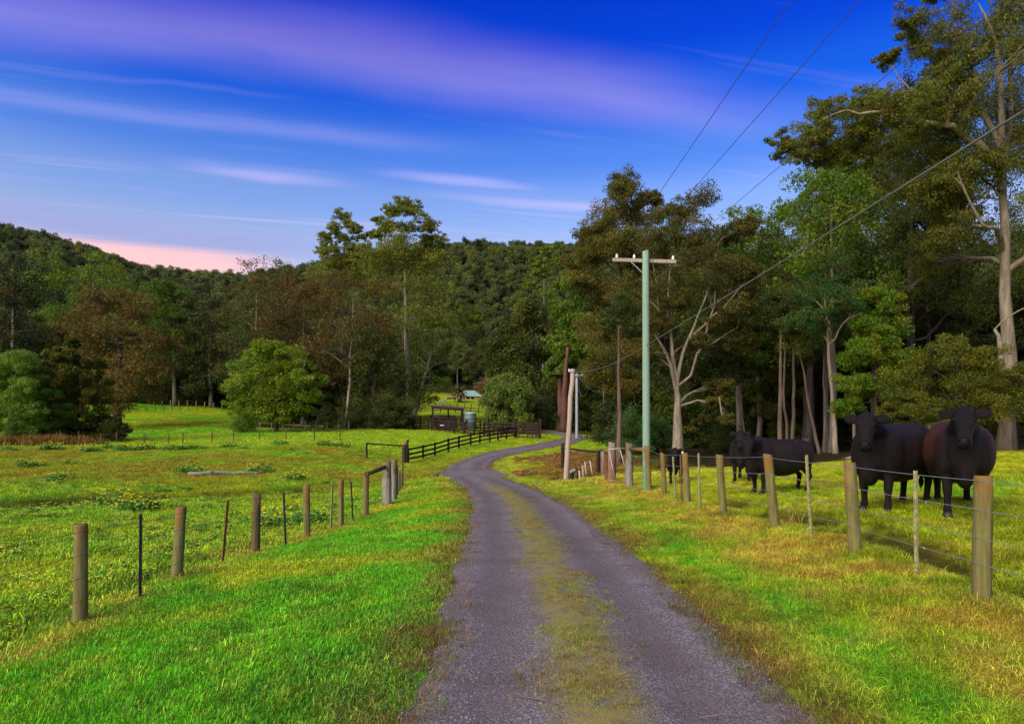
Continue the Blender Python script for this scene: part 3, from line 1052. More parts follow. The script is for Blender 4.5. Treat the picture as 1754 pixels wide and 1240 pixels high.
def grass():
    lawn = [tuft_mesh('lawn_tuft', M['blade'], 10 + i, .17, 95, .010, .042, .0055, 1.25) for i in range(4)]
    long_ = [tuft_mesh('long_tuft', M['straw_blade'], 20 + i, .20, 80, .03, .13, .006, 1.5) for i in range(4)]
    mid = [tuft_mesh('field_tuft', M['blade'], 30 + i, .42, 70, .04, .13, .014, .9) for i in range(4)]
    big = [tuft_mesh('far_tuft', M['blade'], 40 + i, 1.0, 60, .06, .20, .035, .9) for i in range(3)]
    dry = [tuft_mesh('dry_tuft', M['straw_blade'], 50 + i, .16, 55, .04, .16, .005, 1.3) for i in range(3)]

    def put(name, protos, x, y, r, s0, s1, keep, gain=1.0):
        x, y = x[keep], y[keep]
        n = len(x)
        z = land(x, y)
        c = ground_col(x, y)
        q1, q2 = fbm(x * 2.3, y * 2.3, 301, 3), fbm(x * 6.0, y * 6.0, 311, 2)
        hi = sst(q2 + r.normal(0, .12, n), .58, .80)[:, None]
        hk = hi * lerp(.42, .75, sst(np.abs(x + 1.5) + .06 * y, 3.0, 5.5))[:, None]
        c = c * (.66 + .86 * q1[:, None]) * (1 - hk) + hk * np.array([.42, .54, .030]) * (.45 + .9 * c[:, 1:2] / .35)
        c = np.clip(c * gain * (1 + r.normal(0, .20, (n, 1))) * (1 + r.normal(0, .10, (n, 3)) * np.array([1, .3, 0])), .002, .8)
        scatter(name, protos, np.stack([x, y, z], 1), yaw(r, n), s0 + (s1 - s0) * r.random(n), c)
    def ditch_gap(x, y, L, off):
        return ~((np.abs(x - line_x(L, y) - off) < .30) & (fbm(x * 1.1, y * 1.1, 88, 3) > .44) & (y < 17) & (vnoise(x * 9, y * 9, 4) > .25))
    # mown verge left of the road
    x, y, r = pts_in(1, 34000, 3.2, 27, lambda y: line_x(FL, y) - .3, lambda y: .6 + 0 * y, 1.35)
    rd, hw = road_dist(x, y)
    put('lawn_grass', lawn, x, y, r, .55, 1.55, rd - hw > .02 + .16 * r.random(len(x)), 1.12)
    # right verge, longer and tangled
    x, y, r = pts_in(2, 26000, 3.2, 26, lambda y: .6 + 0 * y, lambda y: line_x(FR, y) + .5, 1.3)
    rd, hw = road_dist(x, y)
    far = (rd - hw)
    put('verge_grass', long_, x, y, r, .30, .85, far > .05 + .2 * r.random(len(x)), 1.1)
    # paddock right of the fence
    x, y, r = pts_in(3, 26000, 4, 36, lambda y: line_x(FR, y) + .1, lambda y: y * .82 + 3, .9)
    put('paddock_grass', long_, x, y, r, .35, .85, ditch_gap(x, y, FR, .62) & (ground_col(x, y)[:, 1] > .10), 1.1)
    # paddock left of the fence
    x, y, r = pts_in(4, 42000, 5, 62, lambda y: -y * .85 - 2, lambda y: np.where(y < 29, line_x(FL, y) - .15, -3.2 + 0 * y), .8)
    cd = creek_dist(x, y)
    rd, hw = road_dist(x, y)
    put('meadow_grass', mid, x, y, r, .45, 1.05, ((cd > 1.65) | (creek_open(x, y) < .47)) & (cd > .45) & (rd - hw > .3) & ditch_gap(x, y, FL, -.6), 1.1)
    # around the crossing, the gully and the far bends of the road
    x, y, r = pts_in(5, 16000, 26, 118, lambda y: -y * .12 - 2, lambda y: y * .16 + 4, .6)
    cd = creek_dist(x, y)
    rd, hw = road_dist(x, y)
    put('rough_grass', mid, x, y, r, .4, 1.0, (cd > .3) & (rd - hw > .35), 1.1)
    # hay paddock and the rise behind it
    x, y, r = pts_in(6, 20000, 60, 165, lambda y: -y * .80, lambda y: y * 0 - 4.0, .4)
    rd, hw = road_dist(x, y)
    put('hay_paddock_grass', big, x, y, r, .5, 1.0, (rd - hw > 1) & (ground_col(x, y)[:, 1] > .06), 1.1)
    # worn edges and crown of the road
    x, y, r = pts_in(7, 9000, 3.3, 33, lambda y: -4 + 0 * y, lambda y: 3 + 0 * y, 1.2)
    rd, hw = road_dist(x, y)
    e = np.abs(rd - hw)
    k = (e < .30) & (r.random(len(x)) < .85) & (fbm(x * 1.2, y * 1.2, 77, 3) > .42)
    x, y = x[k], y[k]
    n = len(x)
    c = np.array([.26, .15, .05]) * (.5 + r.random((n, 1)) * .9) * np.array([1, 1, 1])
    g = r.random(n) < .45
    c[g] = np.array([.14, .20, .012]) * (.6 + .8 * r.random((g.sum(), 1)))
    scatter('road_edge_grass', dry, np.stack([x, y, land(x, y) - .01], 1), yaw(r, n, .2), .35 + .5 * r.random(n), c)
    y = 3.4 * (29 / 3.4) ** np.random.default_rng(8).random(7000)
    r = np.random.default_rng(9)
    cx = np.interp(y, ROAD[:, 1][:400], ROAD[:, 0][:400])
    x = cx + r.normal(-.02, .20, len(y)) + .12 * (fbm(y * .5, y * 0, 3, 2) - .5)
    k = (.75 * fbm(x * 2.2, y * 1.4, 87, 4) + .10 * sst(y, 6, 20) + .28 * r.random(len(y)) > .56) & (np.abs(x - cx) < .55)
    x, y = x[k], y[k]
    n = len(x)
    c = np.array([.32, .28, .030]) * (.5 + .9 * r.random((n, 1)))
    g = fbm(x * 2.1, y * 1.5, 19, 3) > .56
    c[g] = np.array([.26, .38, .012]) * (.7 + .6 * r.random((g.sum(), 1)))
    br = r.random(n) < .3
    c[br] = np.array([.34, .25, .08]) * (.6 + .8 * r.random((br.sum(), 1)))
    scatter('road_crown_grass', lawn, np.stack([x, y, road_z(x, y) - .012], 1), yaw(r, n, .2), .25 + .40 * r.random(n), c)
    # long dry grass left round the foot of each roadside post
    px, py = [], []
    for q in (FENCE_R, FENCE_L):
        for u, d in q:
            for _ in range(16):
                px.append(PX(u, d) + r.normal(0, .16))
                py.append(d + r.normal(0, .14))
    px, py = np.array(px), np.array(py)
    n = len(px)
    c = np.array([.46, .31, .06]) * (.55 + .8 * r.random((n, 1)))
    g = r.random(n) < .35
    c[g] = np.array([.26, .34, .012]) * (.6 + .8 * r.random((g.sum(), 1)))
    scatter('post_foot_grass', dry, np.stack([px, py, land(px, py) - .01], 1), yaw(r, n, .25), .55 + .65 * r.random(n), c)
    # loose stones on the road
    st = []
    for i in range(4):
        q = MB().ball((0, 0, 0), (1, .8 + .1 * i, .6), 6, 4)
        rr = np.random.default_rng(i)
        q.v = [tuple(np.array(p) * (.75 + .5 * rr.random())) for p in q.v]
        q.smooth = [False] * len(q.f)
        st.append(q.mesh('pebble', M['gravel']))
    y = 3.3 * (18 / 3.3) ** r.random(15000)
    cx = np.interp(y, ROAD[:, 1][:400], ROAD[:, 0][:400])
    x = cx + (r.random(len(y)) * 2 - 1) * 1.42
    a = (x - cx) / 1.32
    k = r.random(len(y)) < .35 + .65 * sst(np.abs(np.abs(a + .03) - .52), .06, .22)
    x, y = x[k], y[k]
    n = len(x)
    scatter('loose_gravel', st, np.stack([x, y, road_z(x, y) - .012 - .022 * np.exp(-((np.abs(a[k]) - .52) / .18) ** 2)], 1), yaw(r, n, 1.0), .004 + .009 * r.random(n) ** 3)


grass()


CLUMPS = [(150, 56), (215, 58), (185, 60), (240, 59), (260, 59), (290, 58), (315, 60), (335, 60), (395, 61), (475, 62), (560, 60), (575, 60), (20, 57), (90, 58), (320, 40), (440, 41), (190, 25), (247, 24), (480, 19), (40, 42), (110, 35), (500, 37)]


def flowers():
    r = np.random.default_rng(5)
    protos = []
    for i in range(3):
        rr = np.random.default_rng(60 + i)
        g = MB()
        fl = MB()
        for k in range(26):
            a, q = rr.random() * 6.28, .24 * math.sqrt(rr.random())
            h = .12 + .22 * rr.random()
            bx, by = q * math.cos(a), q * math.sin(a)
            tx, ty = bx * 1.5, by * 1.5
            g.add([(bx - .008, by, 0), (bx + .008, by, 0), (tx, ty, h)], [(0, 1, 2)])
            for m in range(3):
                b = rr.random() * 6.28
                z = h * rr.random() * .8
                g.add([(bx, by, z), (bx + .10 * math.cos(b), by + .10 * math.sin(b), z + .05), (bx + .09 * math.cos(b + .6), by + .09 * math.sin(b + .6), z + .02)], [(0, 1, 2)])
            if k % 4 != 0:
                for m in range(3):
                    b = m * 2.09 + rr.random()
                    s = .036
                    fl.add([(tx, ty, h), (tx + s * math.cos(b), ty + s * math.sin(b), h + .012), (tx + s * math.cos(b + 1.9), ty + s * math.sin(b + 1.9), h + .012)], [(0, 1, 2)])
        me = g.mesh('flowering_weed', M['weed'])
        n0 = len(g.f)
        g.add(fl.v, fl.f)
        me = g.mesh('flowering_weed', M['weed'])
        me.materials.append(M['petal'])
        ix = np.zeros(len(g.f), np.int32)
        ix[n0:] = 1
        me.polygons.foreach_set('material_index', ix)
        protos.append(me)
    x, y, r = pts_in(11, 6500, 8, 64, lambda y: -y * .82, lambda y: np.where(y < 29, line_x(FL, y) - .5, -4.5 + 0 * y), .7)
    k = .45 * fbm(x * .30, y * .30, 17, 3) + .05 + .30 * fbm(x * 1.3, y * 1.3, 18, 2) + .10 * np.exp(-((y - 22) / 6) ** 2) - .10 * sst(y, 31, 38) + .12 * r.random(len(x)) > .530
    cd = creek_dist(x, y)
    k &= (cd > .8)
    k &= (y > 13) | (r.random(len(y)) < .25)
    x, y = x[k], y[k]
    ex = np.array([PX(u, d) for u, d in CLUMPS])
    ey = np.array([d for u, d in CLUMPS])
    ex, ey = np.repeat(ex, 7) + r.normal(0, .45, len(ex) * 7), np.repeat(ey, 7) + r.normal(0, .35, len(ey) * 7)
    zz = np.stack([ex, ey, land(ex, ey)], 1)
    scatter('weed_clumps', protos, zz, yaw(r, len(ex)), .9 + 1.1 * r.random(len(ex)))
    scatter('yellow_wildflowers', protos, np.stack([x, y, land(x, y)], 1), yaw(r, len(x)), (.18 + .50 * r.random(len(x)) ** 2.5) * (1 + .010 * y))
    # dead bracken in the gully and along the creek, rust-red weeds under the willow
    br = []
    for i in range(3):
        rr = np.random.default_rng(80 + i)
        g = MB()
        for k in range(34):
            a = rr.random() * 6.28
            L, h = .25 + .45 * rr.random(), .15 + .45 * rr.random()
            p0 = Vector((.2 * rr.normal(), .2 * rr.normal(), 0))
            p1 = p0 + Vector((math.cos(a) * L * .5, math.sin(a) * L * .5, h))
            p2 = p0 + Vector((math.cos(a) * L, math.sin(a) * L, h * .6))
            w = Vector((-math.sin(a), math.cos(a), 0)) * (.05 + .07 * rr.random())
            g.add([p0 - w * .3, p0 + w * .3, p1 + w, p1 - w, p2], [(0, 1, 2, 3), (3, 2, 4)])
        br.append(g.mesh('bracken', M['bracken']))
    x, y, r = pts_in(12, 3200, 38, 60, lambda y: 0 * y + .2, lambda y: y * .15 + 1, .2)
    rd, hw = road_dist(x, y)
    k = (rd - hw > .9) & (fbm(x * .5, y * .5, 27, 3) > .50) & (y < 60)
    x, y = x[k], y[k]
    scatter('dead_bracken', br, np.stack([x, y, land(x, y) - .03], 1), yaw(r, len(x)), .12 + .30 * r.random(len(x)) ** 1.5)
    rw = [tuft_mesh('red_weed', M['seedhead'], 70 + i, .5, 60, .3, 1.0, .05, .35) for i in range(3)]
    x = np.concatenate([-70 + 12 * r.random(160) + 20, -48.0 + 8.5 * r.random(200)])
    y = 62 + 4 * r.random(len(x))
    scatter('russet_weeds', rw, np.stack([x, y, land(x, y)], 1), yaw(r, len(x)), .5 + .8 * r.random(len(x)))


flowers()

# ------------------------------------------------------------------ trees


def leaf_cloud(r, centres, rad, per, size, flat=.7, droop=0.0, narrow=.36, ctint=None):
    """leaf-sized kites round a set of twig ends"""
    n = len(centres)
    per = np.maximum(6, (1.35 * per * (.7 + .6 * r.random(n))).astype(int))
    idx = np.repeat(np.arange(n), per)
    m = len(idx)
    d = r.normal(size=(m, 3))
    d /= np.linalg.norm(d, axis=1)[:, None] + 1e-9
    rr = r.random(m) ** .42
    p = centres[idx] + d * (rr * rad[idx])[:, None] * np.array([1, 1, flat])
    ax = r.normal(size=(m, 3)) + d * .5
    ax[:, 2] -= droop * 2.0
    ax /= np.linalg.norm(ax, axis=1)[:, None] + 1e-9
    nn = r.normal(size=(m, 3)) * .75 + d * .5 + np.array([0, 0, .55])
    sd = np.cross(ax, nn)
    sd /= np.linalg.norm(sd, axis=1)[:, None] + 1e-9
    L = size * (.6 + .8 * r.random(m))[:, None]
    Wd = L * narrow
    v = np.stack([p - ax * L * .5, p + sd * Wd * .5, p + ax * L * .5, p - sd * Wd * .5], 1).reshape(-1, 3)
    f = np.arange(m * 4).reshape(-1, 4)
    ct = r.random(n) if ctint is None else ctint
    t = np.clip(ct[idx] * .75 + r.random(m) * .35 - .05, 0, 1)
    hue = np.clip(r.random(n)[idx] * .9 + r.random(m) * .2 - .05, 0, 1)
    tint = np.stack([t, hue, t * 0, t * 0 + 1], 1)
    return v, f, np.repeat(tint, 4, 0)


def wander(r, a, b, k, amt):
    a, b = np.array(a, float), np.array(b, float)
    t = np.linspace(0, 1, k)[:, None]
    p = a + (b - a) * t
    L = np.linalg.norm(b - a)
    off = np.cumsum(r.normal(0, amt * L / k, (k, 3)), 0)
    off -= off[-1] * t
    off[0] = 0
    p[1:-1] += off[1:-1]
    return p


def tree_meshes(name, seed, lobes, H, tr, trunk_top=(0, 0, 0), fork=.35, leaf=.3, per=90, tips=9, clr=.42, flat=.7, droop=0.0, narrow=.36, bark='bark_brown', leafmat='olive', stems=1, limb_gain=1.0, sag=.15,
                shell=.55, base=.0, twigs=True, limbs=()):
    """trunk with limbs reaching every clump, and the leaves of those clumps.
    lobes: list of (x, y, z, radius) in the tree's own space"""
    r = np.random.default_rng(seed)
    lobes = np.array(lobes, float)
    mb = MB()
    top = np.array([trunk_top[0], trunk_top[1], trunk_top[2] or H * .8])
    nodes, nrad = [], []
    for s in range(stems):
        off = np.array([0, 0, 0]) if stems == 1 else np.array([math.cos(s * 6.28 / stems + seed) * tr * 1.6, math.sin(s * 6.28 / stems + seed) * tr * 1.6, 0])
        tp = top + (0 if stems == 1 else off * 3 * np.array([1, 1, 0]))
        path = wander(r, off + np.array([0, 0, -.35]), tp, 11, .05)
        rads = tr / math.sqrt(stems) * (1 - .70 * np.linspace(0, 1, 11) ** 1.1)
        rads[0] *= 1.5
        mb.tube(path, rads, 10)
        for p, q in zip(path, rads):
            if p[2] > min(H * fork * .8, path[-1][2] * .80):
                nodes.append(p)
                nrad.append(q)
    for lp, r0, r1 in limbs:
        lp = np.array(lp)
        pts = catmull(lp, max(.25, H / 60))
        nz = np.stack([fbm(np.arange(len(pts)) * .45, np.full(len(pts), float(seed + q_ * 9 + r0 * 70)), 5, 3) - .5 for q_ in range(3)], 1)
        pts = pts + nz * np.minimum(1, np.arange(len(pts)) / 4)[:, None] * (.35 + r0)
        r1 = r1 * .55
        rr_ = np.linspace(r0, r1, len(pts))
        mb.tube(pts, rr_, 8, caps=False)
        for p, q in list(zip(pts, rr_))[2::2]:
            nodes.append(p)
            nrad.append(q)
    tip_all, rad_all, tint_all = [], [], []
    NP = np.array(nodes)
    order = np.argsort([min(np.linalg.norm(NP - q[:3], axis=1)) for q in lobes])
    for li in order:
        lx, ly, lz, lr = lobes[li]
        c = np.array([lx, ly, lz])
        NP = np.array(nodes)
        dist = np.linalg.norm(NP - c, axis=1)
        cost = dist + 1.4 * np.maximum(0, NP[:, 2] - (lz - .45 * dist)) - 2.2 * np.array(nrad)
        j = int(cost.argmin())
        a = nodes[j]
        hd = math.hypot(lx - a[0], ly - a[1])
        ra = min(nrad[j] * .68, .012 * dist[j] * limb_gain + .016 * lr + .012)
        w = wander(r, a, c, 7, .16)
        arch = np.linspace(0, 1, 7)
        w[:, 2] += np.sin(arch * math.pi) * hd * sag
        wr = ra * (1 - .68 * arch)
        mb.tube(w, wr, 6, caps=False)
        for p, q in zip(w[2:], wr[2:]):
            nodes.append(p)
            nrad.append(q)
        nt = max(4, int(tips * (.8 + .4 * r.random())))
        d = r.normal(size=(nt, 3))
        d /= np.linalg.norm(d, axis=1)[:, None]
        d[:, 2] = d[:, 2] * .8 + .18
        rr = shell + (1 - shell) * r.random(nt)
        tp = c + d * (lr * rr)[:, None] * np.array([1, 1, .85])
        tp[:, 2] = np.maximum(tp[:, 2], .25)
        tip_all.append(tp)
        rad_all.append(lr * clr * (.7 + .6 * r.random(nt)))
        tint_all.append(np.clip(r.normal(.5, .22) + r.normal(0, .2, nt), 0, 1))
        if twigs:
            for q in tp[:max(3, nt // 2)]:
                kk = 3 + int(r.random() * 2)
                mb.tube(wander(r, w[kk], q, 4, .15), np.array([.30, .22, .14, .06]) * max(ra, .02), 4, caps=False)
    C_, RD, TT = np.concatenate(tip_all), np.concatenate(rad_all), np.concatenate(tint_all)
    v, f, t = leaf_cloud(r, C_, RD, per, leaf, flat, droop, narrow, TT)
    return mb.mesh(name + '_trunk', M[bark]), np_mesh(name + '_crown', v, f, LEAF[leafmat], t)


def plant(tname, meshes, label, cat, x, y, rz=0, sc=(1, 1, 1), group=None, leafmat=None, bark=None, z=None):
    o = thing(tname, label, cat, (x, y, (gz(x, y) if z is None else z)), rz, group)
    o.scale = sc if hasattr(sc, '__len__') else (sc, sc, sc)
    tk = link('trunk', meshes[0], o)
    cr = link('crown', meshes[1], o)
    if leafmat:
        cr.material_slots[0].link = 'OBJECT'
        cr.material_slots[0].material = LEAF[leafmat]
    if bark:
        tk.material_slots[0].link = 'OBJECT'
        tk.material_slots[0].material = M[bark]
    return o


def photo_tree(tname, label, cat, u, d, lobes, seed, tr, top=None, twin=.75, depth=None, group=None, grow=1.08, front=1.0, **kw):
    """a tree that stands at bearing u, distance d; its clumps are given as (column, row, radius) of the survey picture
    and spread in depth round the trunk"""
    r = np.random.default_rng(seed)
    x, y = PX(u, d), d
    z0 = gz(x, y)
    k = d / FPX
    L = []
    us = np.array([q[0] for q in lobes], float)
    hw = (us.max() - us.min()) / 2 * k + 1e-3
    depth = depth or hw * .85
    for q in lobes:
        lx, lz, lr = (q[0] - u) * k, PZ(q[1], d) - z0, q[2] * k * grow
        rel = 1 - min(1, abs(lx) / (hw + lr)) ** 2
        span = depth * math.sqrt(max(rel, .05))
        ly = (r.random() * 2 - 1) * span
        if ly < 0:
            ly *= front
        L.append((lx, ly, max(lz, lr * .4), lr))
        if r.random() < twin:
            ly2 = -ly * .8 + r.normal() * .15 * span
            L.append((lx * .9 + r.normal() * lr * .4, ly2, max(lz - lr * .2 * r.random(), lr * .4), lr * .95))
    H = max(q[2] + q[3] * .6 for q in L)
    kw['limbs'] = [([((a - u) * k, dy, PZ(b, d) - z0) for a, b, dy in lp], r0, r1) for lp, r0, r1 in kw.get('limbs', ())]
    tp = (0, 0, 0)
    if top:
        tp = ((top[0] - u) * k, 0, PZ(top[1], d) - z0)
    kw.setdefault('leaf', min(.55, max(.15, .0043 * d)))
    kw.setdefault('per', 90)
    if d < 70:
        kw['leaf'] *= .72
        kw['per'] *= 1.45
    elif d > 88:
        kw['leaf'] *= 1.05
        kw['per'] *= .58
    ms = tree_meshes(tname, seed, L, H, tr, tp, **kw)
    return plant(tname, ms, label, cat, x, y, z=z0, group=group)


def hero_trees():
    T = photo_tree
    # ---- right-hand forest, near
    T('gum_tree', 'towering smooth white-trunked gum at the right edge, boughs spreading over the cattle', 'tree', 1722, 34,
      [(1400, 215, 42), (1440, 200, 38), (1352, 240, 26), (1380, 262, 28), (1440, 262, 36), (1540, 150, 34), (1585, 165, 34), (1600, 90, 42), (1555, 40, 30), (1530, 62, 22), (1650, 30, 50), (1700, 70, 55), (1640, 170, 55), (1740, 130, 60),
       (1560, 232, 40), (1620, 262, 50), (1725, 250, 55), (1680, 340, 50), (1810, 60, 70), (1830, 200, 70), (1500, 250, 35), (1580, 320, 40), (1640, 400, 42), (1800, 330, 50), (1690, 470, 35), (1745, 20, 60), (1840, 400, 50), (1610, 190, 50), (1665, 230, 55), (1700, 160, 55), (1580, 200, 45), (1640, 100, 45), (1500, 215, 34), (1470, 240, 30), (1660, 300, 50), (1600, 330, 45), (1720, 420, 45), (1770, 250, 60), (1430, 180, 30), (1738, 340, 40), (1700, 385, 40), (1735, 300, 40), (1690, 300, 40), (1745, 510, 34), (1700, 200, 45)],
      101, .37, top=(1716, 240), fork=.42, bark='bark_pale', leafmat='olive', per=62, tips=25, clr=.30, droop=.5, narrow=.34, twin=.95, depth=6, limb_gain=1.5, leaf=.19, shell=.25, grow=1.22,
      limbs=[([(1713, 300, 0), (1690, 290, -.6), (1650, 268, -1.2), (1590, 245, -1.8), (1520, 238, -2.0), (1440, 225, -2.2), (1385, 232, -2.3)], .20, .05),
             ([(1712, 250, 0), (1698, 190, .5), (1650, 150, .8), (1580, 138, 1.0), (1530, 145, 1.0)], .16, .05),
             ([(1716, 432, 0), (1694, 415, -.8), (1662, 408, -1.6), (1620, 395, -2.2), (1575, 330, -2.6)], .15, .05),
             ([(1719, 470, 0), (1740, 450, -.6), (1775, 425, -1.2), (1830, 400, -1.6)], .16, .06),
             ([(1714, 330, 0), (1730, 285, .4), (1746, 220, .6), (1750, 120, .6), (1745, 40, .6)], .20, .06),
             ([(1713, 255, 0), (1705, 160, -.5), (1690, 80, -.6), (1660, 20, -.6)], .18, .05),
             ([(1724, 690, 0), (1706, 650, -.6), (1690, 605, -1.0), (1682, 570, -1.1)], .20, .12)])
    T('gum_tree', 'pale forked gum with many bare upright limbs, behind the small calf', 'tree', 1163, 48,
      [(1195, 350, 32), (1165, 365, 30), (1160, 395, 36), (1228, 385, 34), (1270, 400, 24), (1285, 385, 16), (1120, 425, 36), (1180, 450, 42), (1240, 465, 40), (1110, 500, 36), (1290, 470, 28), (1215, 505, 36), (1275, 535, 34), (1292, 515, 30), (1190, 420, 34), (1085, 490, 30), (1092, 560, 20), (1135, 555, 22), (1222, 555, 22), (1190, 590, 18), (1262, 590, 24), (1110, 610, 18), (1165, 520, 26), (1225, 690, 16), (1240, 660, 16), (1222, 720, 14)],
      102, .46, top=(1159, 655), fork=.24, bark='bark_pale', leafmat='brown', per=60, tips=21, clr=.32, droop=.5, narrow=.34, twin=.9, limb_gain=2.6, stems=1, depth=4.5, leaf=.22, shell=.25, grow=1.15, front=.35,
      limbs=[([(1158, 668, 0), (1148, 630, -.3), (1135, 600, -.5), (1118, 575, -.7), (1106, 545, -.8), (1090, 505, -1.0)], .15, .06),
             ([(1160, 660, 0), (1153, 605, .2), (1151, 560, .4), (1146, 520, .6), (1151, 460, .7), (1163, 395, .8)], .16, .05),
             ([(1160, 655, 0), (1169, 605, -.2), (1185, 572, -.4), (1195, 540, -.4), (1216, 485, -.2), (1230, 415, 0)], .14, .05),
             ([(1180, 582, -.4), (1200, 560, -.7), (1236, 528, -.9), (1272, 480, -1.0)], .10, .04),
             ([(1163, 660, 0), (1180, 642, -.6), (1190, 610, -.9), (1214, 590, -1.1), (1252, 566, -1.3)], .11, .04),
             ([(1190, 608, -.9), (1204, 575, -.8), (1214, 535, -.8), (1221, 500, -.6)], .09, .04),
             ([(1140, 608, -.5), (1120, 606, -.9), (1100, 612, -1.2)], .06, .02),
             ([(1148, 560, .4), (1134, 530, .8), (1128, 470, 1.0), (1120, 430, 1.0)], .08, .03)])
    T('gum_tree', 'tall bronze-tinged gum crowding behind the green power pole', 'tree', 1062, 66,
      [(1020, 400, 26), (1005, 445, 26), (1040, 415, 30), (1085, 415, 34), (992, 485, 24), (1110, 460, 32), (1068, 318, 24), (1060, 345, 28), (1040, 375, 34), (1090, 372, 34), (1120, 345, 18), (1022, 430, 30), (1062, 440, 42), (1100, 430, 34), (1030, 500, 40), (1078, 520, 45), (1015, 560, 34), (1060, 590, 45), (1102, 600, 40), (1022, 640, 32), (1075, 660, 36)],
      103, .4, bark='bark_grey', leafmat='brown', per=75, tips=24, clr=.34, droop=.4, narrow=.36, twin=1.0, leaf=.27, shell=.2, grow=1.2)
    T('gum_tree', 'olive gum right of the pale forked gum, branches hanging low', 'tree', 1300, 62,
      [(1300, 420, 26), (1275, 450, 28), (1325, 450, 30), (1310, 490, 38), (1275, 520, 38), (1340, 520, 36), (1300, 570, 42), (1345, 590, 38), (1265, 590, 32), (1320, 640, 42), (1280, 660, 32), (1360, 660, 30), (1300, 700, 30)],
      104, .28, bark='bark_grey', leafmat='olive', per=90, tips=11, clr=.42, twin=.9)
    T('gum_tree', 'light green gum with its top against the sky, left of the towering white trunk', 'tree', 1385, 56,
      [(1450, 290, 32), (1485, 265, 34), (1420, 300, 28), (1500, 305, 36), (1345, 385, 26), (1365, 350, 22), (1395, 345, 30), (1425, 320, 34), (1340, 430, 32), (1385, 400, 36), (1430, 385, 40), (1465, 350, 36), (1370, 470, 40), (1430, 460, 42), (1350, 520, 34), (1400, 540, 40), (1470, 430, 36)],
      105, .3, bark='bark_grey', leafmat='green', per=80, tips=11, clr=.40, twin=.85)
    T('gum_tree', 'slender forked gum with pale stems and blue-green tufts, beside the fresh green bushy tree', 'tree', 1432, 37,
      [(1415, 520, 30), (1388, 500, 26), (1450, 540, 26), (1400, 560, 26), (1440, 490, 26), (1425, 455, 26), (1380, 545, 20), (1462, 500, 20)],
      106, .145, top=(1412, 500), fork=.30, bark='bark_pale', leafmat='bluegreen', per=85, tips=9, clr=.44, twin=.6, depth=2.4, limb_gain=1.5)
    T('evergreen_tree', 'broad dark evergreen filling the gap left of the towering white trunk', 'tree', 1560, 50,
      [(1480, 300, 42), (1520, 250, 42), (1580, 215, 42), (1640, 220, 45), (1690, 260, 50), (1750, 240, 50), (1540, 240, 45), (1600, 250, 50), (1510, 290, 45), (1570, 320, 60), (1640, 320, 60), (1500, 370, 55), (1560, 410, 60), (1630, 420, 60), (1480, 450, 50), (1540, 500, 60), (1610, 520, 60), (1690, 400, 60), (1690, 520, 60), (1500, 570, 45), (1760, 450, 60), (1770, 330, 60)],
      107, .4, bark='bark_dark', leafmat='dark', per=120, tips=12, clr=.42, twin=.9)
    T('bushy_tree', 'fresh green bushy young tree with a stepped crown, behind the left big cow', 'tree', 1500, 36,
      [(1498, 510, 20), (1515, 530, 22), (1482, 555, 26), (1520, 570, 30), (1470, 610, 30), (1530, 620, 34), (1495, 600, 30), (1455, 655, 28), (1500, 660, 36), (1540, 670, 34), (1475, 700, 30), (1525, 715, 34), (1450, 700, 20)],
      108, .14, bark='bark_dark', leafmat='bush', per=120, tips=12, clr=.44, twin=.9, leaf=.17)
    T('bushy_tree', 'spreading fine-leaved bush at the foot of the white trunk, behind the brown cow', 'tree', 1640, 31.5,
      [(1628, 590, 26), (1600, 620, 30), (1655, 620, 30), (1575, 665, 32), (1630, 665, 40), (1690, 655, 36), (1740, 660, 38), (1600, 705, 30), (1660, 705, 36), (1555, 700, 24), (1715, 700, 30), (1780, 690, 40), (1570, 735, 22)],
      109, .14, bark='bark_dark', leafmat='yellowish', per=120, tips=12, clr=.44, twin=.9, leaf=.16, droop=.3)
    # ---- slim trunks between
    for i, (u, d, lean, vt, b, lab) in enumerate([
            (1337, 44, 2, 560, 'bark_brown', 'straight brown trunk, left stem of the cluster behind the middle cow'),
            (1347, 45, -4, 540, 'bark_brown', 'brown trunk in the cluster behind the middle cow, its stem crossing its neighbour'),
            (1356, 46, 3, 530, 'bark_brown', 'brown trunk on the right of the cluster behind the middle cow'),
            (1406, 41, -38, 600, 'bark_brown', 'slim trunk leaning left, right of the brown trunk cluster'),
            (1413, 47, 0, 560, 'bark_grey', 'thin upright stem touching the foot of the leaning trunk'),
            (1462, 40, 4, 560, 'bark_pale', 'thin straight grey trunk left of the left big cow'),
            (1378, 55, 4, 520, 'bark_dark', 'dark upright trunk in the shade between the cluster and the leaning trunk'),
            (1395, 60, -2, 500, 'bark_dark', 'dark trunk deep in the shade behind the leaning trunk'),
            (1262, 58, 10, 600, 'bark_grey', 'grey sapling stem behind the head of the middle cow'),
            (1282, 52, -14, 640, 'bark_brown', 'crooked sapling above the back of the middle cow'),
            (1060, 42, 0, 560, 'bark_brown', 'lone pole-like trunk between the old gate strainers'),
            (1032, 76, 3, 560, 'bark_grey', 'short pale trunk at the edge of the far green verge')]):
        z = 0
        r = np.random.default_rng(300 + i)
        lb = [(u + lean + r.normal() * 14, vt - 20 + r.normal() * 25, 20 + 8 * r.random()) for _ in range(6)]
        T('slim_tree', lab, 'tree', u, d, lb, 300 + i, .10 + .05 * r.random() + (.06 if u in (1060, 1337) else 0), top=(u + lean, vt), fork=.7, bark=b, leafmat='deep' if d > 50 else 'dark', per=80, tips=8, twin=.5, depth=2.0, twigs=False)
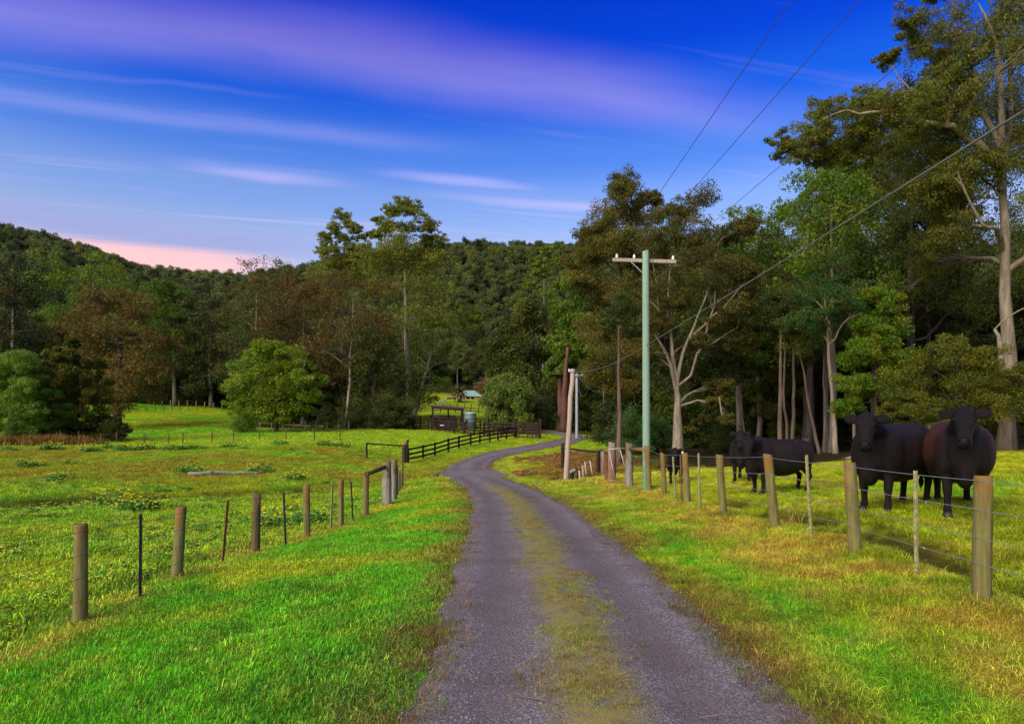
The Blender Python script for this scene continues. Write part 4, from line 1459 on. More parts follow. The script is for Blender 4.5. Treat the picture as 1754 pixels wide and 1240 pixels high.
    # ---- middle distance
    T('dark_tree', 'dense dark round-headed tree beyond the last bend of the road', 'tree', 915, 126,
      [(920, 535, 26), (890, 560, 28), (950, 555, 28), (870, 600, 30), (912, 600, 36), (950, 605, 30), (930, 655, 36), (892, 650, 32), (955, 690, 32), (862, 640, 24), (920, 705, 32), (880, 700, 28), (960, 640, 26)],
      120, .5, bark='bark_dark', leafmat='dark', per=130, tips=13, clr=.44, twin=.95)
    T('red_barked_tree', 'tall tree with two straight reddish trunks at the outside of the far bend', 'tree', 963, 111,
      [(970, 628, 20), (988, 640, 18), (952, 635, 18), (1002, 450, 22), (985, 485, 26), (1008, 500, 26), (970, 530, 28), (1003, 550, 30), (958, 585, 22), (1000, 600, 26), (980, 560, 26), (975, 610, 20)],
      121, .95, top=(966, 600), fork=.6, bark='bark_red', leafmat='green', per=120, tips=12, clr=.44, twin=.95, stems=2)
    T('tiered_tree', 'pale green tiered tree rising above the dark trees right of the house', 'tree', 932, 192,
      [(935, 428, 11), (918, 448, 13), (952, 452, 13), (932, 468, 14), (905, 490, 16), (958, 492, 16), (930, 505, 18), (900, 530, 18), (960, 535, 18), (930, 550, 20), (915, 590, 20), (950, 590, 20)],
      122, .5, bark='bark_grey', leafmat='bright', per=90, tips=9, clr=.40, flat=.5, twin=.8)
    T('willow_tree', 'pale drooping grey-green tree beside the water tank', 'tree', 868, 104,
      [(868, 655, 16), (848, 660, 16), (890, 665, 16), (855, 685, 20), (884, 690, 20), (838, 690, 14), (870, 712, 20), (845, 718, 15), (895, 715, 14), (872, 672, 20), (860, 728, 14), (890, 730, 12)],
      123, .22, bark='bark_grey', leafmat='pale', per=150, tips=13, clr=.46, droop=1.0, narrow=.28, twin=.95, leaf=.38, flat=1.1)
    T('bare_tree', 'reddish half-bare tree at the right end of the house', 'tree', 832, 284,
      [(828, 655, 10), (838, 665, 10), (820, 668, 9), (830, 675, 9), (842, 650, 9)], 124, .3, bark='bark_red', leafmat='dryred', per=60, tips=10, clr=.4, twin=.8, leaf=.5, narrow=.2)
    # ---- left treeline
    T('gum_tree', 'tallest gum with a broad open light-green dome above the treeline', 'tree', 700, 122,
      [(688, 350, 15), (672, 362, 13), (705, 360, 14), (660, 385, 14), (690, 376, 13), (722, 380, 15), (738, 398, 11), (645, 402, 11), (675, 402, 12), (712, 402, 13), (735, 412, 10), (650, 385, 10), (755, 415, 12),
       (690, 425, 24), (660, 430, 22), (722, 432, 24), (640, 440, 20), (745, 442, 20), (700, 455, 30), (690, 440, 30), (735, 455, 30), (660, 450, 26), (650, 490, 28), (700, 490, 34), (750, 500, 32), (720, 540, 36), (680, 560, 34), (760, 545, 28)],
      130, .6, top=(690, 400), fork=.5, bark='bark_pale', leafmat='crown', per=62, tips=24, clr=.32, flat=.55, twin=1.0, leaf=.34, shell=.15, grow=1.4)
    T('gum_tree', 'tall narrow gum with a ragged peaked top left of the tallest dome', 'tree', 592, 130,
      [(590, 374, 13), (603, 388, 11), (575, 395, 12), (612, 402, 10), (562, 410, 12), (590, 412, 12), (552, 432, 13), (578, 436, 13), (606, 430, 12), (628, 428, 10), (600, 445, 24), (570, 452, 22), (625, 450, 20), (600, 470, 30), (560, 480, 30), (630, 475, 28), (590, 520, 34), (550, 530, 30)],
      131, .5, top=(590, 420), fork=.5, bark='bark_pale', leafmat='crown', per=62, tips=24, clr=.32, flat=.55, twin=1.0, leaf=.34, shell=.15, grow=1.4)
    T('gum_tree', 'russet-leaved gum in front of the tall pair, thin pale trunk showing', 'tree', 592, 112,
      [(560, 500, 30), (600, 490, 32), (640, 500, 30), (520, 520, 30), (560, 555, 36), (610, 550, 38), (650, 560, 34), (580, 600, 34), (630, 610, 34), (540, 600, 28)],
      132, .30, top=(605, 520), fork=.45, bark='bark_pale', leafmat='rust', per=95, tips=12, clr=.42, twin=.9, leaf=.36)
    T('gum_tree', 'reddish-brown tree left of the russet gum, over the bright round tree', 'tree', 520, 122,
      [(480, 500, 30), (510, 490, 30), (470, 540, 32), (510, 540, 36), (545, 520, 30), (490, 585, 34), (530, 590, 34), (500, 630, 34), (550, 640, 36), (460, 590, 24)],
      133, .4, bark='bark_brown', leafmat='rust', per=105, tips=12, clr=.42, twin=.9, leaf=.38)
    T('dark_tree', 'brown-green tree with boughs to the ground left of the stockyard', 'tree', 640, 113,
      [(640, 590, 30), (670, 620, 34), (620, 640, 34), (700, 640, 30), (650, 670, 38), (690, 690, 34), (610, 690, 32), (640, 720, 24), (720, 680, 26), (680, 725, 20)],
      134, .5, bark='bark_dark', leafmat='dark', per=115, tips=12, clr=.42, twin=.95, leaf=.36)
    T('spreading_gum', 'gum with long bare limbs sweeping right towards the house', 'tree', 705, 128,
      [(770, 545, 26), (800, 560, 22), (745, 570, 28), (780, 590, 24), (815, 545, 16), (725, 600, 28), (760, 620, 24), (715, 560, 28), (790, 530, 18), (740, 660, 24)],
      135, .45, top=(740, 600), fork=.15, bark='bark_pale', leafmat='green', per=60, tips=11, clr=.40, flat=.5, twin=.6, leaf=.4, limb_gain=1.5)
    T('gum_tree', 'brownish gum with pale dead branches left of the russet trees', 'tree', 440, 140,
      [(450, 470, 26), (485, 462, 20), (430, 510, 32), (465, 510, 30), (400, 540, 28), (440, 560, 34), (410, 590, 30), (470, 570, 30), (430, 630, 34), (390, 640, 28)],
      136, .45, bark='bark_pale', leafmat='brown', per=90, tips=11, clr=.42, twin=.9, leaf=.42, limb_gain=1.6)
    T('round_tree', 'bright green round tree standing alone at the paddock fence', 'tree', 474, 92,
      [(468, 598, 20), (445, 610, 20), (492, 605, 20), (425, 632, 22), (460, 628, 24), (505, 630, 24), (415, 660, 22), (450, 660, 28), (490, 660, 28), (530, 655, 20), (430, 690, 26), (475, 690, 28), (520, 690, 26), (455, 712, 20), (500, 712, 18), (412, 690, 16), (537, 680, 14)],
      137, .30, bark='bark_brown', leafmat='bright', per=135, tips=13, clr=.46, twin=.95, leaf=.32)
    T('brown_tree', 'large bronze-brown domed tree between the conifer and the far green rise', 'tree', 205, 100,
      [(200, 515, 30), (165, 535, 30), (232, 530, 32), (140, 570, 30), (185, 575, 36), (235, 575, 36), (268, 590, 24), (150, 610, 32), (200, 625, 40), (250, 625, 34), (275, 645, 22), (175, 655, 36), (230, 665, 34), (200, 690, 26)],
      138, .5, bark='bark_dark', leafmat='bronze', per=125, tips=13, clr=.44, twin=.95, leaf=.34)
    T('conifer_tree', 'dark yellow-green pointed tree beside the willow on the left', 'tree', 122, 72,
      [(126, 588, 10), (120, 608, 15), (135, 620, 15), (108, 632, 18), (130, 645, 22), (150, 650, 18), (98, 665, 22), (125, 675, 26), (155, 680, 24), (85, 700, 24), (115, 712, 30), (150, 715, 28), (178, 728, 22), (100, 738, 26), (140, 742, 26), (75, 735, 22), (195, 740, 16)],
      139, .26, bark='bark_dark', leafmat='yellowish', per=125, tips=13, clr=.42, twin=.95, leaf=.27, base=0)
    T('willow_tree', 'soft green willow-like bush at the left edge behind the russet weeds', 'tree', 34, 67,
      [(25, 622, 24), (-5, 630, 26), (50, 640, 24), (75, 670, 22), (30, 665, 32), (0, 680, 34), (60, 695, 28), (85, 705, 18), (25, 710, 34), (-35, 670, 34), (60, 730, 24), (-20, 725, 32), (20, 742, 26)],
      140, .24, bark='bark_dark', leafmat='willow', per=150, tips=13, clr=.44, droop=.8, narrow=.3, twin=.95, leaf=.26)
    T('dome_tree', 'big rounded green tree on the skyline above the brown tree', 'tree', 160, 165,
      [(150, 448, 22), (120, 465, 22), (182, 460, 24), (100, 500, 26), (150, 490, 30), (205, 495, 28), (240, 510, 22), (85, 540, 26), (130, 540, 32), (225, 545, 26)],
      141, .6, bark='bark_grey', leafmat='green', per=130, tips=13, clr=.42, twin=.95, leaf=.5)
    T('dome_tree', 'rounded green tree right of the brown tree, in front of the hill', 'tree', 300, 152,
      [(285, 498, 20), (305, 515, 22), (268, 525, 22), (322, 545, 20), (285, 550, 28), (310, 585, 26), (275, 590, 26), (300, 620, 28), (325, 610, 20), (270, 640, 24)],
      142, .5, bark='bark_grey', leafmat='bush', per=130, tips=13, clr=.42, twin=.95, leaf=.48)
    T('dark_tree', 'dark green tree between the rounded tree and the bright round one', 'tree', 362, 150,
      [(355, 520, 22), (385, 545, 24), (345, 560, 24), (375, 590, 30), (340, 610, 26), (395, 630, 28), (365, 640, 32), (340, 660, 26), (400, 660, 26)],
      143, .45, bark='bark_grey', leafmat='dark', per=120, tips=13, clr=.42, twin=.95, leaf=.48)
    T('dark_tree', 'gloomy tree with a bare pale trunk at the far left behind the willow', 'tree', 20, 125,
      [(30, 470, 34), (-20, 480, 40), (60, 510, 32), (10, 530, 40), (-40, 560, 40), (50, 570, 34), (5, 600, 40), (60, 620, 30)],
      144, .5, bark='bark_pale', leafmat='deep', per=115, tips=12, clr=.42, twin=.9, leaf=.44)


hero_trees()


def proto_lobes(seed, H, Rr, fb, n, lr, shape='dome'):
    r = np.random.default_rng(seed)
    L = []
    for i in range(n):
        t = (i + .5) / n
        t = t ** .9
        if shape == 'dome':
            env = math.sin(math.pi * min(1, .12 + .88 * t)) ** .7
        elif shape == 'bush':
            env = math.sqrt(max(.05, 1 - t ** 2.2))
        else:
            env = (1 - t) * .9 + .12
        a = i * 2.4 + r.normal() * .4
        q = Rr * env * math.sqrt(.25 + .75 * r.random()) * .8
        z = H * (fb + (1 - fb) * t) - lr * .5
        L.append((q * math.cos(a), q * math.sin(a), max(z, lr * .4), lr * (.8 + .4 * r.random())))
    return L


def filler_trees():
    P = []
    for i in range(4):
        P.append(tree_meshes('forest_gum', 400 + i, proto_lobes(400 + i, 24, 5.5, .42, 16, 2.5), 24, .32, fork=.45, leaf=.32, per=105, tips=9, clr=.46, bark='bark_grey', leafmat='olive'))
    for i in range(3):
        P.append(tree_meshes('forest_evergreen', 410 + i, proto_lobes(410 + i, 17, 5.0, .08, 20, 2.3), 17, .30, fork=.1, leaf=.36, per=105, tips=9, clr=.46, bark='bark_dark', leafmat='dark'))
    B = []
    for i in range(4):
        B.append(tree_meshes('understorey', 420 + i, proto_lobes(420 + i, 4.2, 2.6, .0, 12, 1.25, 'bush'), 4.2, .08, fork=.05, leaf=.16, per=110, tips=9, clr=.46, bark='bark_dark', leafmat='dark'))
    r = np.random.default_rng(77)
    lm = ['olive', 'dark', 'deep', 'green', 'brown', 'dark', 'olive']

    def tall(n, gen, label, group, smin, smax, mats, kinds):
        out, tries = [], 0
        while len(out) < n and tries < 6000:
            tries += 1
            x, y = gen()
            if any((x - a) ** 2 + (y - b) ** 2 < 9 + y * .16 for a, b in out):
                continue
            out.append((x, y))
            k = kinds[int(r.random() * len(kinds))]
            s = smin + (smax - smin) * r.random()
            plant('forest_gum' if k < 4 else 'forest_evergreen', P[k], label, 'tree', x, y, r.random() * 6.28, (s * (.9 + .2 * r.random()), s * (.9 + .2 * r.random()), s * (.9 + .25 * r.random())), group, mats[int(r.random() * len(mats))])

    def g_right():
        y = 44 + 62 * r.random() ** .8
        return PX(1240 + 700 * r.random(), y), y

    def g_right2():
        y = 62 + 36 * r.random()
        return PX(1180 + 740 * r.random(), y), y

    def g_rightfar():
        y = 100 + 95 * r.random()
        return PX(1010 + 760 * r.random(), y), y

    def g_left():
        y = 162 + 85 * r.random()
        return PX(-120 + 840 * r.random(), y), y

    def g_leftmid():
        y = 124 + 26 * r.random()
        return PX(430 + 240 * r.random(), y), y

    def g_farleft():
        y = 100 + 70 * r.random()
        return PX(-260 + 250 * r.random(), y), y

    def g_house():
        y = 300 + 45 * r.random()
        return PX(690 + 280 * r.random(), y), y
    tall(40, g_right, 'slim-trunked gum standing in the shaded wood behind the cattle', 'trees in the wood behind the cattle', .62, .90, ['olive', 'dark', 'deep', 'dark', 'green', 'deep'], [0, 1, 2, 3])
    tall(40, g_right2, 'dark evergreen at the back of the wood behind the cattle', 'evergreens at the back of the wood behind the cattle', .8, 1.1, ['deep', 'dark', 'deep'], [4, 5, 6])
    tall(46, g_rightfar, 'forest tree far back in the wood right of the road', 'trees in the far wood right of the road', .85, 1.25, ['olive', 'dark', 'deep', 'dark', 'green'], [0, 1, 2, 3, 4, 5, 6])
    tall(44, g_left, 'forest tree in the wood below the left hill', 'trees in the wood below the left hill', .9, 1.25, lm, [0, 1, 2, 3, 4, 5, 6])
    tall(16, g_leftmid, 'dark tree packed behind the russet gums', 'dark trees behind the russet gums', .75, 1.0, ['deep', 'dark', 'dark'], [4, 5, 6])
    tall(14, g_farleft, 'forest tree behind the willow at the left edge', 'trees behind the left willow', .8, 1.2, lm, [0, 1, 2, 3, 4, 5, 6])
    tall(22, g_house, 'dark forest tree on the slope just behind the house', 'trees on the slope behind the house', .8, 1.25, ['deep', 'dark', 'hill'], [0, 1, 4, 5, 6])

    def low(n, gen, label, group, smin, smax, mats):
        for _ in range(n):
            x, y = gen()
            s = smin + (smax - smin) * r.random()
            plant('shrub', B[int(r.random() * 4)], label, 'shrub', x, y, r.random() * 6.28, (s * (.9 + .4 * r.random()), s * (.9 + .4 * r.random()), s), group, mats[int(r.random() * len(mats))])

    def h_right():
        y = 52 + 26 * r.random()
        return PX(1170 + 640 * r.random(), y), y

    def h_mid():
        y = 66 + 40 * r.random()
        return PX(1050 + 190 * r.random(), y), y

    def h_road():
        y = 112 + 14 * r.random()
        return PX(890 + 160 * r.random(), y), y

    def h_left():
        y = 106 + 10 * r.random()
        return PX(545 + 140 * r.random(), y), y

    def h_mound():
        y = 158 + 14 * r.random()
        return PX(-60 + 500 * r.random(), y), y
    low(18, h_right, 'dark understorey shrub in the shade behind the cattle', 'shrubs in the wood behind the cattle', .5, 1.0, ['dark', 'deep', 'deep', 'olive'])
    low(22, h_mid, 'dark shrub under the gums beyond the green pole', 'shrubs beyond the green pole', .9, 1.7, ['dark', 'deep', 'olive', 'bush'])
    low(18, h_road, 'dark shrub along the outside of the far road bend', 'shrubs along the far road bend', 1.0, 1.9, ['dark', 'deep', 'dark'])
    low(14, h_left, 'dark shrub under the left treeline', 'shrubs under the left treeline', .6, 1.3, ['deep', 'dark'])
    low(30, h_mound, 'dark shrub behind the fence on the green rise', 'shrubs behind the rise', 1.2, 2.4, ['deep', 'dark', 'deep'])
    for u, d, s, m, lab in ((418, 88, .75, 'bush', 'small shrub at the left foot of the bright round tree'),
                            (1118, 56, .75, 'bluegreen', 'grey-green shrub right behind the foot of the green pole'),
                            (1082, 54, .85, 'bluegreen', 'blue-green shrub above the horizontal gate rail'),
                            (190, 70, .5, 'dark', 'low dark shrub trailing right of the conifer'),
                            (800, 118, .55, 'pale', 'low pale shrub behind the water tank')):
        plant('shrub', B[int(r.random() * 4)], lab, 'shrub', PX(u, d), d, r.random() * 6, s, None, m)


filler_trees()


def hill_forest():
    protos = []
    for i in range(5):
        r = np.random.default_rng(500 + i)
        cs, rd = [], []
        for k in range(14):
            a, q = r.random() * 6.28, 3.4 * math.sqrt(r.random())
            cs.append((q * math.cos(a), q * math.sin(a), 9.5 - .28 * q * q * .6 + r.normal() * .9))
            rd.append(1.5 + .7 * r.random())
        for k in range(6):
            cs.append((r.normal() * 1.6, r.normal() * 1.6, 3 + 4 * r.random()))
            rd.append(1.6)
        v, f, t = leaf_cloud(r, np.array(cs), np.array(rd), 62, .72, .75, 0, .6)
        protos.append(np_mesh('hill_tree', v, f, LEAF['hill'], t))
    r = np.random.default_rng(9)
    n = 14000
    y = 190 + 520 * r.random(n) ** .75
    x = (r.random(n) * 2 - 1) * (y * .95 + 40)
    keep = np.ones(n, bool)
    keep &= ~((y < 322) & (x > -48) & (x < 24))
    keep &= ~((y < 255) & (x < 0) & (x > -200) & (y < 200))
    keep &= ~((y < 240) & (np.abs(x) < 46))
    x, y = x[keep], y[keep]
    s = .45 + .70 * r.random(len(x)) ** 1.4
    sc = np.stack([s * (.9 + .3 * r.random(len(x))), s * (.9 + .3 * r.random(len(x))), s * (.85 + .5 * r.random(len(x)))], 1)
    rot = np.zeros((len(x), 3))
    rot[:, 2] = r.random(len(x)) * 6.28
    scatter('hill_forest', protos, np.stack([x, y, land(x, y) - .5], 1), rot, sc)


hill_forest()

# ------------------------------------------------------------------ poles and wires


def sub(name, mb, mat, parent, at=None):
    """a part whose mesh is written in world space (or round the world point `at`)"""
    o = mb.build(name, mat, parent)
    inv = Vector(parent.location) if parent else Vector((0, 0, 0))
    o.location = (Vector(at) if at is not None else Vector((0, 0, 0))) - inv
    return o


def rough_post(h, r0, r1, lean=(0, 0), n=10, seed=0, deep=.35, split=0.0):
    r = np.random.default_rng(seed)
    k = [1 + r.normal() * (.05 + split) for _ in range(n)]
    zs = [-deep, 0, h * .25, h * .5, h * .75, h - .012, h]
    rings = []
    for i, z in enumerate(zs):
        t = max(0, z) / h
        rad = r0 + (r1 - r0) * t
        if i == len(zs) - 1:
            rad *= .90
        jit = [1 + r.normal() * (.015 + split * .5) for _ in range(n)]
        cut = r.normal() * .022
        rings.append([(lean[0] * t + rad * k[j] * jit[j] * math.cos(6.2832 * j / n), lean[1] * t + rad * k[j] * jit[j] * math.sin(6.2832 * j / n),
                       z + (cut * math.cos(6.2832 * j / n) if z >= h - .013 else 0)) for j in range(n)])
    return MB().loft(rings, True)


def poles():
    # green pole
    d = 21.7
    x, z0 = PX(1107.5, d), gz(PX(1107.5, d), d)
    top = PZ(430, d) - z0
    o = thing('utility_pole', 'tall green power pole with a timber crossarm beside the road fence', 'utility pole', (x, d, z0))
    rough_post(top, .120, .100, (-.03, 0), 18, 1, .5).build('shaft', M['green_pole'], o)
    xl, xr = PX(1050.5, d) - x, PX(1159.5, d) - x
    yb = .17
    zl, zr = PZ(443, d) - z0, PZ(446.5, d) - z0
    MB().beam((xl, yb, zl), (xr, yb, zr), .11, .105).build('crossarm', M['crossarm'], o)
    MB().beam((PX(1078, d) - x, yb - .08, zl - .02), (PX(1102, d) - x, yb - .08, PZ(467, d) - z0), .035, .02).build('brace', M['steel'], o)
    ins = []
    for u in (1058, 1088, 1155):
        q = MB()
        xx = PX(u, d) - x
        zz = zl + (zr - zl) * (xx - xl) / (xr - xl) + .052
        prof = [(0, .014), (.02, .016), (.022, .040), (.045, .046), (.055, .030), (.07, .042), (.10, .036), (.115, .02), (.125, .03), (.14, .012)]
        n = 10
        q.loft([[(xx + rr * math.cos(6.2832 * j / n), yb + rr * math.sin(6.2832 * j / n), zz + h) for j in range(n)] for h, rr in prof])
        q.build('insulator', M['ceramic'], o)
        ins.append((x + xx, d + yb, z0 + zz + .118))
    q = MB().tube([(0, -.14, top - .30), (0, .25, top - .30)], .014, 6)
    q.build('bolt', M['steel'], o)

    def wire(label, name, pts, rad, mat, seg=40):
        pts = [Vector(p) for p in pts]
        mb = MB().tube(pts, rad, 5)
        tag(mb.build(name, mat), label, 'wire')

    def span(a, b, sag, n=40):
        a, b = Vector(a), Vector(b)
        return [a.lerp(b, t) + Vector((0, 0, -4 * sag * t * (1 - t))) for t in [i / n for i in range(n + 1)]]

    def through(a, mid, yend, sag=.0):
        a, mid = Vector(a), Vector(mid)
        t = (yend - a.y) / (mid.y - a.y)
        return span(a, a.lerp(mid, t), sag)
    wire('leftmost thin overhead wire rising from the left insulator of the green pole', 'power_line', through(ins[0], (PX(1345, 8.45), 8.45, PZ(0, 8.45)), -16, .12), .0055, M['cable_dark'])
    wire('middle thin overhead wire rising from the inner insulator of the green pole', 'power_line', through(ins[1], (PX(1460, 8.45), 8.45, PZ(0, 8.45)), -16, .12), .0055, M['cable_dark'])
    wire('right-hand thin overhead wire rising from the right insulator of the green pole', 'power_line', through(ins[2], (PX(1640, 8.6), 8.6, PZ(10, 8.6)), -16, .12), .0055, M['cable_dark'])
    att = (x - .02, d - .13, PZ(592, d))
    wire('thick pale cable sweeping from the green pole up to the right edge', 'overhead_cable', through(att, (PX(1754, 5.9), 5.9, PZ(178, 5.9)), -12, .06), .0125, M['cable'])
    # bleached leaning pole
    d2 = 33
    x2 = PX(969.5, d2)
    z2 = gz(x2, d2)
    h2 = PZ(632, d2) - z2
    o2 = thing('utility_pole', 'bleached leaning service pole beside the creek crossing', 'utility pole', (x2, d2, z2))
    r = np.random.default_rng(3)
    pts = [(PX(u, d2) - x2, 0, PZ(v, d2) - z2) for u, v in ((969, 850), (969.5, 822), (972.5, 770), (976, 715), (977, 680), (980.5, 655), (980.5, 632))]
    MB().tube(pts, [.135, .13, .125, .118, .112, .108, .10], 12).build('shaft', M['pale_pole'], o2)
    b = MB().beam((PX(974, d2) - x2, -.10, PZ(637, d2) - z2), (PX(983, d2) - x2, -.10, PZ(636, d2) - z2), .05, .05)
    b.build('bracket', M['steel'], o2)
    MB().ball((PX(974.5, d2) - x2, -.1, PZ(634.5, d2) - z2), (.04, .04, .06), 8, 6).build('insulator', M['ceramic'], o2)
    wire('cable sagging from the green pole to the bleached leaning pole', 'overhead_cable', span(att, (PX(982, d2), d2, PZ(637, d2)), .25), .011, M['cable'])
    # far grey-blue pole
    d3 = 88
    x3 = PX(988, d3)
    z3 = gz(x3, d3)
    h3 = PZ(640, d3) - z3
    o3 = thing('utility_pole', 'grey power pole with a short crossarm at the far bend of the road', 'utility pole', (x3, d3, z3))
    rough_post(h3, .19, .16, (0, 0), 10, 5).build('shaft', M['bluegrey_pole'], o3)
    MB().beam((-.75, -.24, h3 - .25), (.85, -.24, h3 - .25), .14, .14).build('crossarm', M['bluegrey_pole'], o3)
    for q in (-.6, .7):
        MB().ball((q, -.24, h3 - .09), (.09, .09, .12), 8, 6).build('insulator', M['ceramic'], o3)
    wire('upper slack line running right from the far grey pole into the trees', 'power_line', span((x3 + .7, d3 - .24, z3 + h3), (PX(1062, 78), 78, PZ(652, 78)), .15), .022, M['cable'])
    wire('lower slack line looping right from the far grey pole', 'power_line', span((x3 + .2, d3 - .3, z3 + h3 - .4), (PX(1062, 78), 78, PZ(656, 78)), 1.5), .020, M['cable'])
    wire('deep looping service line below the crossarm of the far grey pole', 'power_line', span((x3 + .2, d3 - .3, z3 + h3 - 1.9), (PX(1012, 84), 84, PZ(645, 84)), 1.6), .020, M['cable'])


poles()

# ------------------------------------------------------------------ roadside fences


def barbed(pts, rad, barbs=0.0, seed=0):
    mb = MB().tube(pts, rad, 4)
    if barbs:
        r = np.random.default_rng(seed)
        for a, b in zip(pts[:-1], pts[1:]):
            a, b = Vector(a), Vector(b)
            n = int((b - a).length / barbs)
            for i in range(n):
                p = a.lerp(b, (i + r.random()) / max(n, 1))
                for s in range(2):
                    q = Vector(r.normal(0, .011, 3))
                    w = Vector(r.normal(0, .003, 3))
                    mb.add([p - w, p + w, p + q], [(0, 1, 2), (2, 1, 0)])
    return mb


def sag_path(pts, sag, n=6):
    out = []
    for a, b in zip(pts[:-1], pts[1:]):
        a, b = Vector(a), Vector(b)
        for i in range(n):
            t = i / n
            out.append(a.lerp(b, t) + Vector((0, 0, -4 * sag * t * (1 - t))))
    out.append(Vector(pts[-1]))
    return out


def picket(h, lean, mat, parent, at, seed=0):
    """star-section steel picket"""
    mb = MB()
    for a in (0.5, 2.6, 4.7):
        c, s = math.cos(a), math.sin(a)
        t = Vector((-s, c, 0)) * .003
        o = Vector((c, s, 0)) * .026
        L = Vector((lean, 0, 0))
        lo, hi = Vector((0, 0, -.2)), Vector((0, 0, h)) + L
        mb.add([lo - t, lo + t, lo + o + t, lo + o - t, hi - t, hi + t, hi + o + t, hi + o - t], [(0, 1, 5, 4), (1, 2, 6, 5), (2, 3, 7, 6), (3, 0, 4, 7), (4, 5, 6, 7)])
    return sub('steel_picket', mb, mat, parent, at)


def right_fence():
    x0, y0 = PX(1682, 6.38), 6.38
    f = thing('wire_fence', 'post and wire fence between the road and the cattle paddock', 'fence', (x0, y0, gz(x0, y0)))
    data = [(1682, 1040, 1685, 815, 6.38, .072), (1465, 955, 1455, 792, 9.1, .074), (1328, 908, 1315, 778, 11.9, .076), (1240, 885, 1232, 779, 14, .070),
            (1178, 865, 1173, 776, 16.6, .072), (1138, 850, 1135, 776, 19.3, .072), (1112, 841, 1108, 764, 21.2, .082)]
    tops = []
    for i, (u, v, ut, vt, d, rad) in enumerate(data):
        x = PX(u, d)
        z = gz(x, d)
        zt = PZ(vt, d)
        dx = (ut - u) * d / FPX
        o = sub('post', rough_post(zt - z, rad * 1.04, rad, (dx, 0), 12, 30 + i), M['post'], f, (x, d, z))
        tops.append(((x, d, z), (x + dx, d, zt)))
    for u, v, ut, vt, d, rad, m in ((1078, 834, 1077, 759, 24, .125, 'grey_timber'), (1048, 828, 1047.5, 758, 26, .120, 'red_timber')):
        x = PX(u, d)
        z = gz(x, d)
        o = sub('strainer_post', rough_post(PZ(vt, d) - z, rad * 1.05, rad, (0, 0), 9, int(u), .4, .10), M[m], f, (x, d, z))
        if u == 1078:
            tops.append(((x, d, z), (x, d, PZ(vt, d))))
    sub('brace_rail', MB().tube([(PX(1080, 23.8), 23.8, PZ(769, 23.8)), (PX(1108, 21.4), 21.4, PZ(770.5, 21.4))], .062, 10), M['post'], f)
    sub('brace_rail', MB().tube([(PX(1030, 27.5), 27.5, PZ(770, 27.5)), (PX(1044, 26.2), 26.2, PZ(773, 26.2))], .055, 8), M['post'], f)
    for u, vt, ub, vb, d, m in ((1569, 806, 1571, 985, 7.55, 'pale_picket'), (1382, 779, 1392, 935, 10.3, 'pale_picket'), (1197, 776, 1199, 877, 15.2, 'pale_picket'), (1153, 782, 1158, 855, 18, 'pale_picket'), (1166, 779, 1168, 862, 17.2, 'rusty')):
        x = PX(ub, d)
        z = gz(x, d)
        picket(PZ(vt, d) - z, (ut := (u - ub) * d / FPX), M[m], f, (x, d, z))
    for k, (fr, rad, barb) in enumerate(((.965, .0032, 0), (.74, .0030, .11), (.52, .0026, 0), (.32, .0026, .14))):
        P = []
        b0, t0 = [np.array(q) for q in tops[0]]
        b1, t1 = [np.array(q) for q in tops[1]]
        ext = (b0 + (t0 - b0) * fr) + ((b0 + (t0 - b0) * fr) - (b1 + (t1 - b1) * fr)) * 2.2
        P.append(ext)
        for b, t in tops:
            b, t = np.array(b), np.array(t)
            P.append(b + (t - b) * fr + np.array([-.078, 0, 0]))
        P[0][0] -= .078
        P[-1][0] += .078
        pts = sag_path(P, .012)
        sub('wire', barbed(pts, rad, barb, k), M['wire'], f)


right_fence()


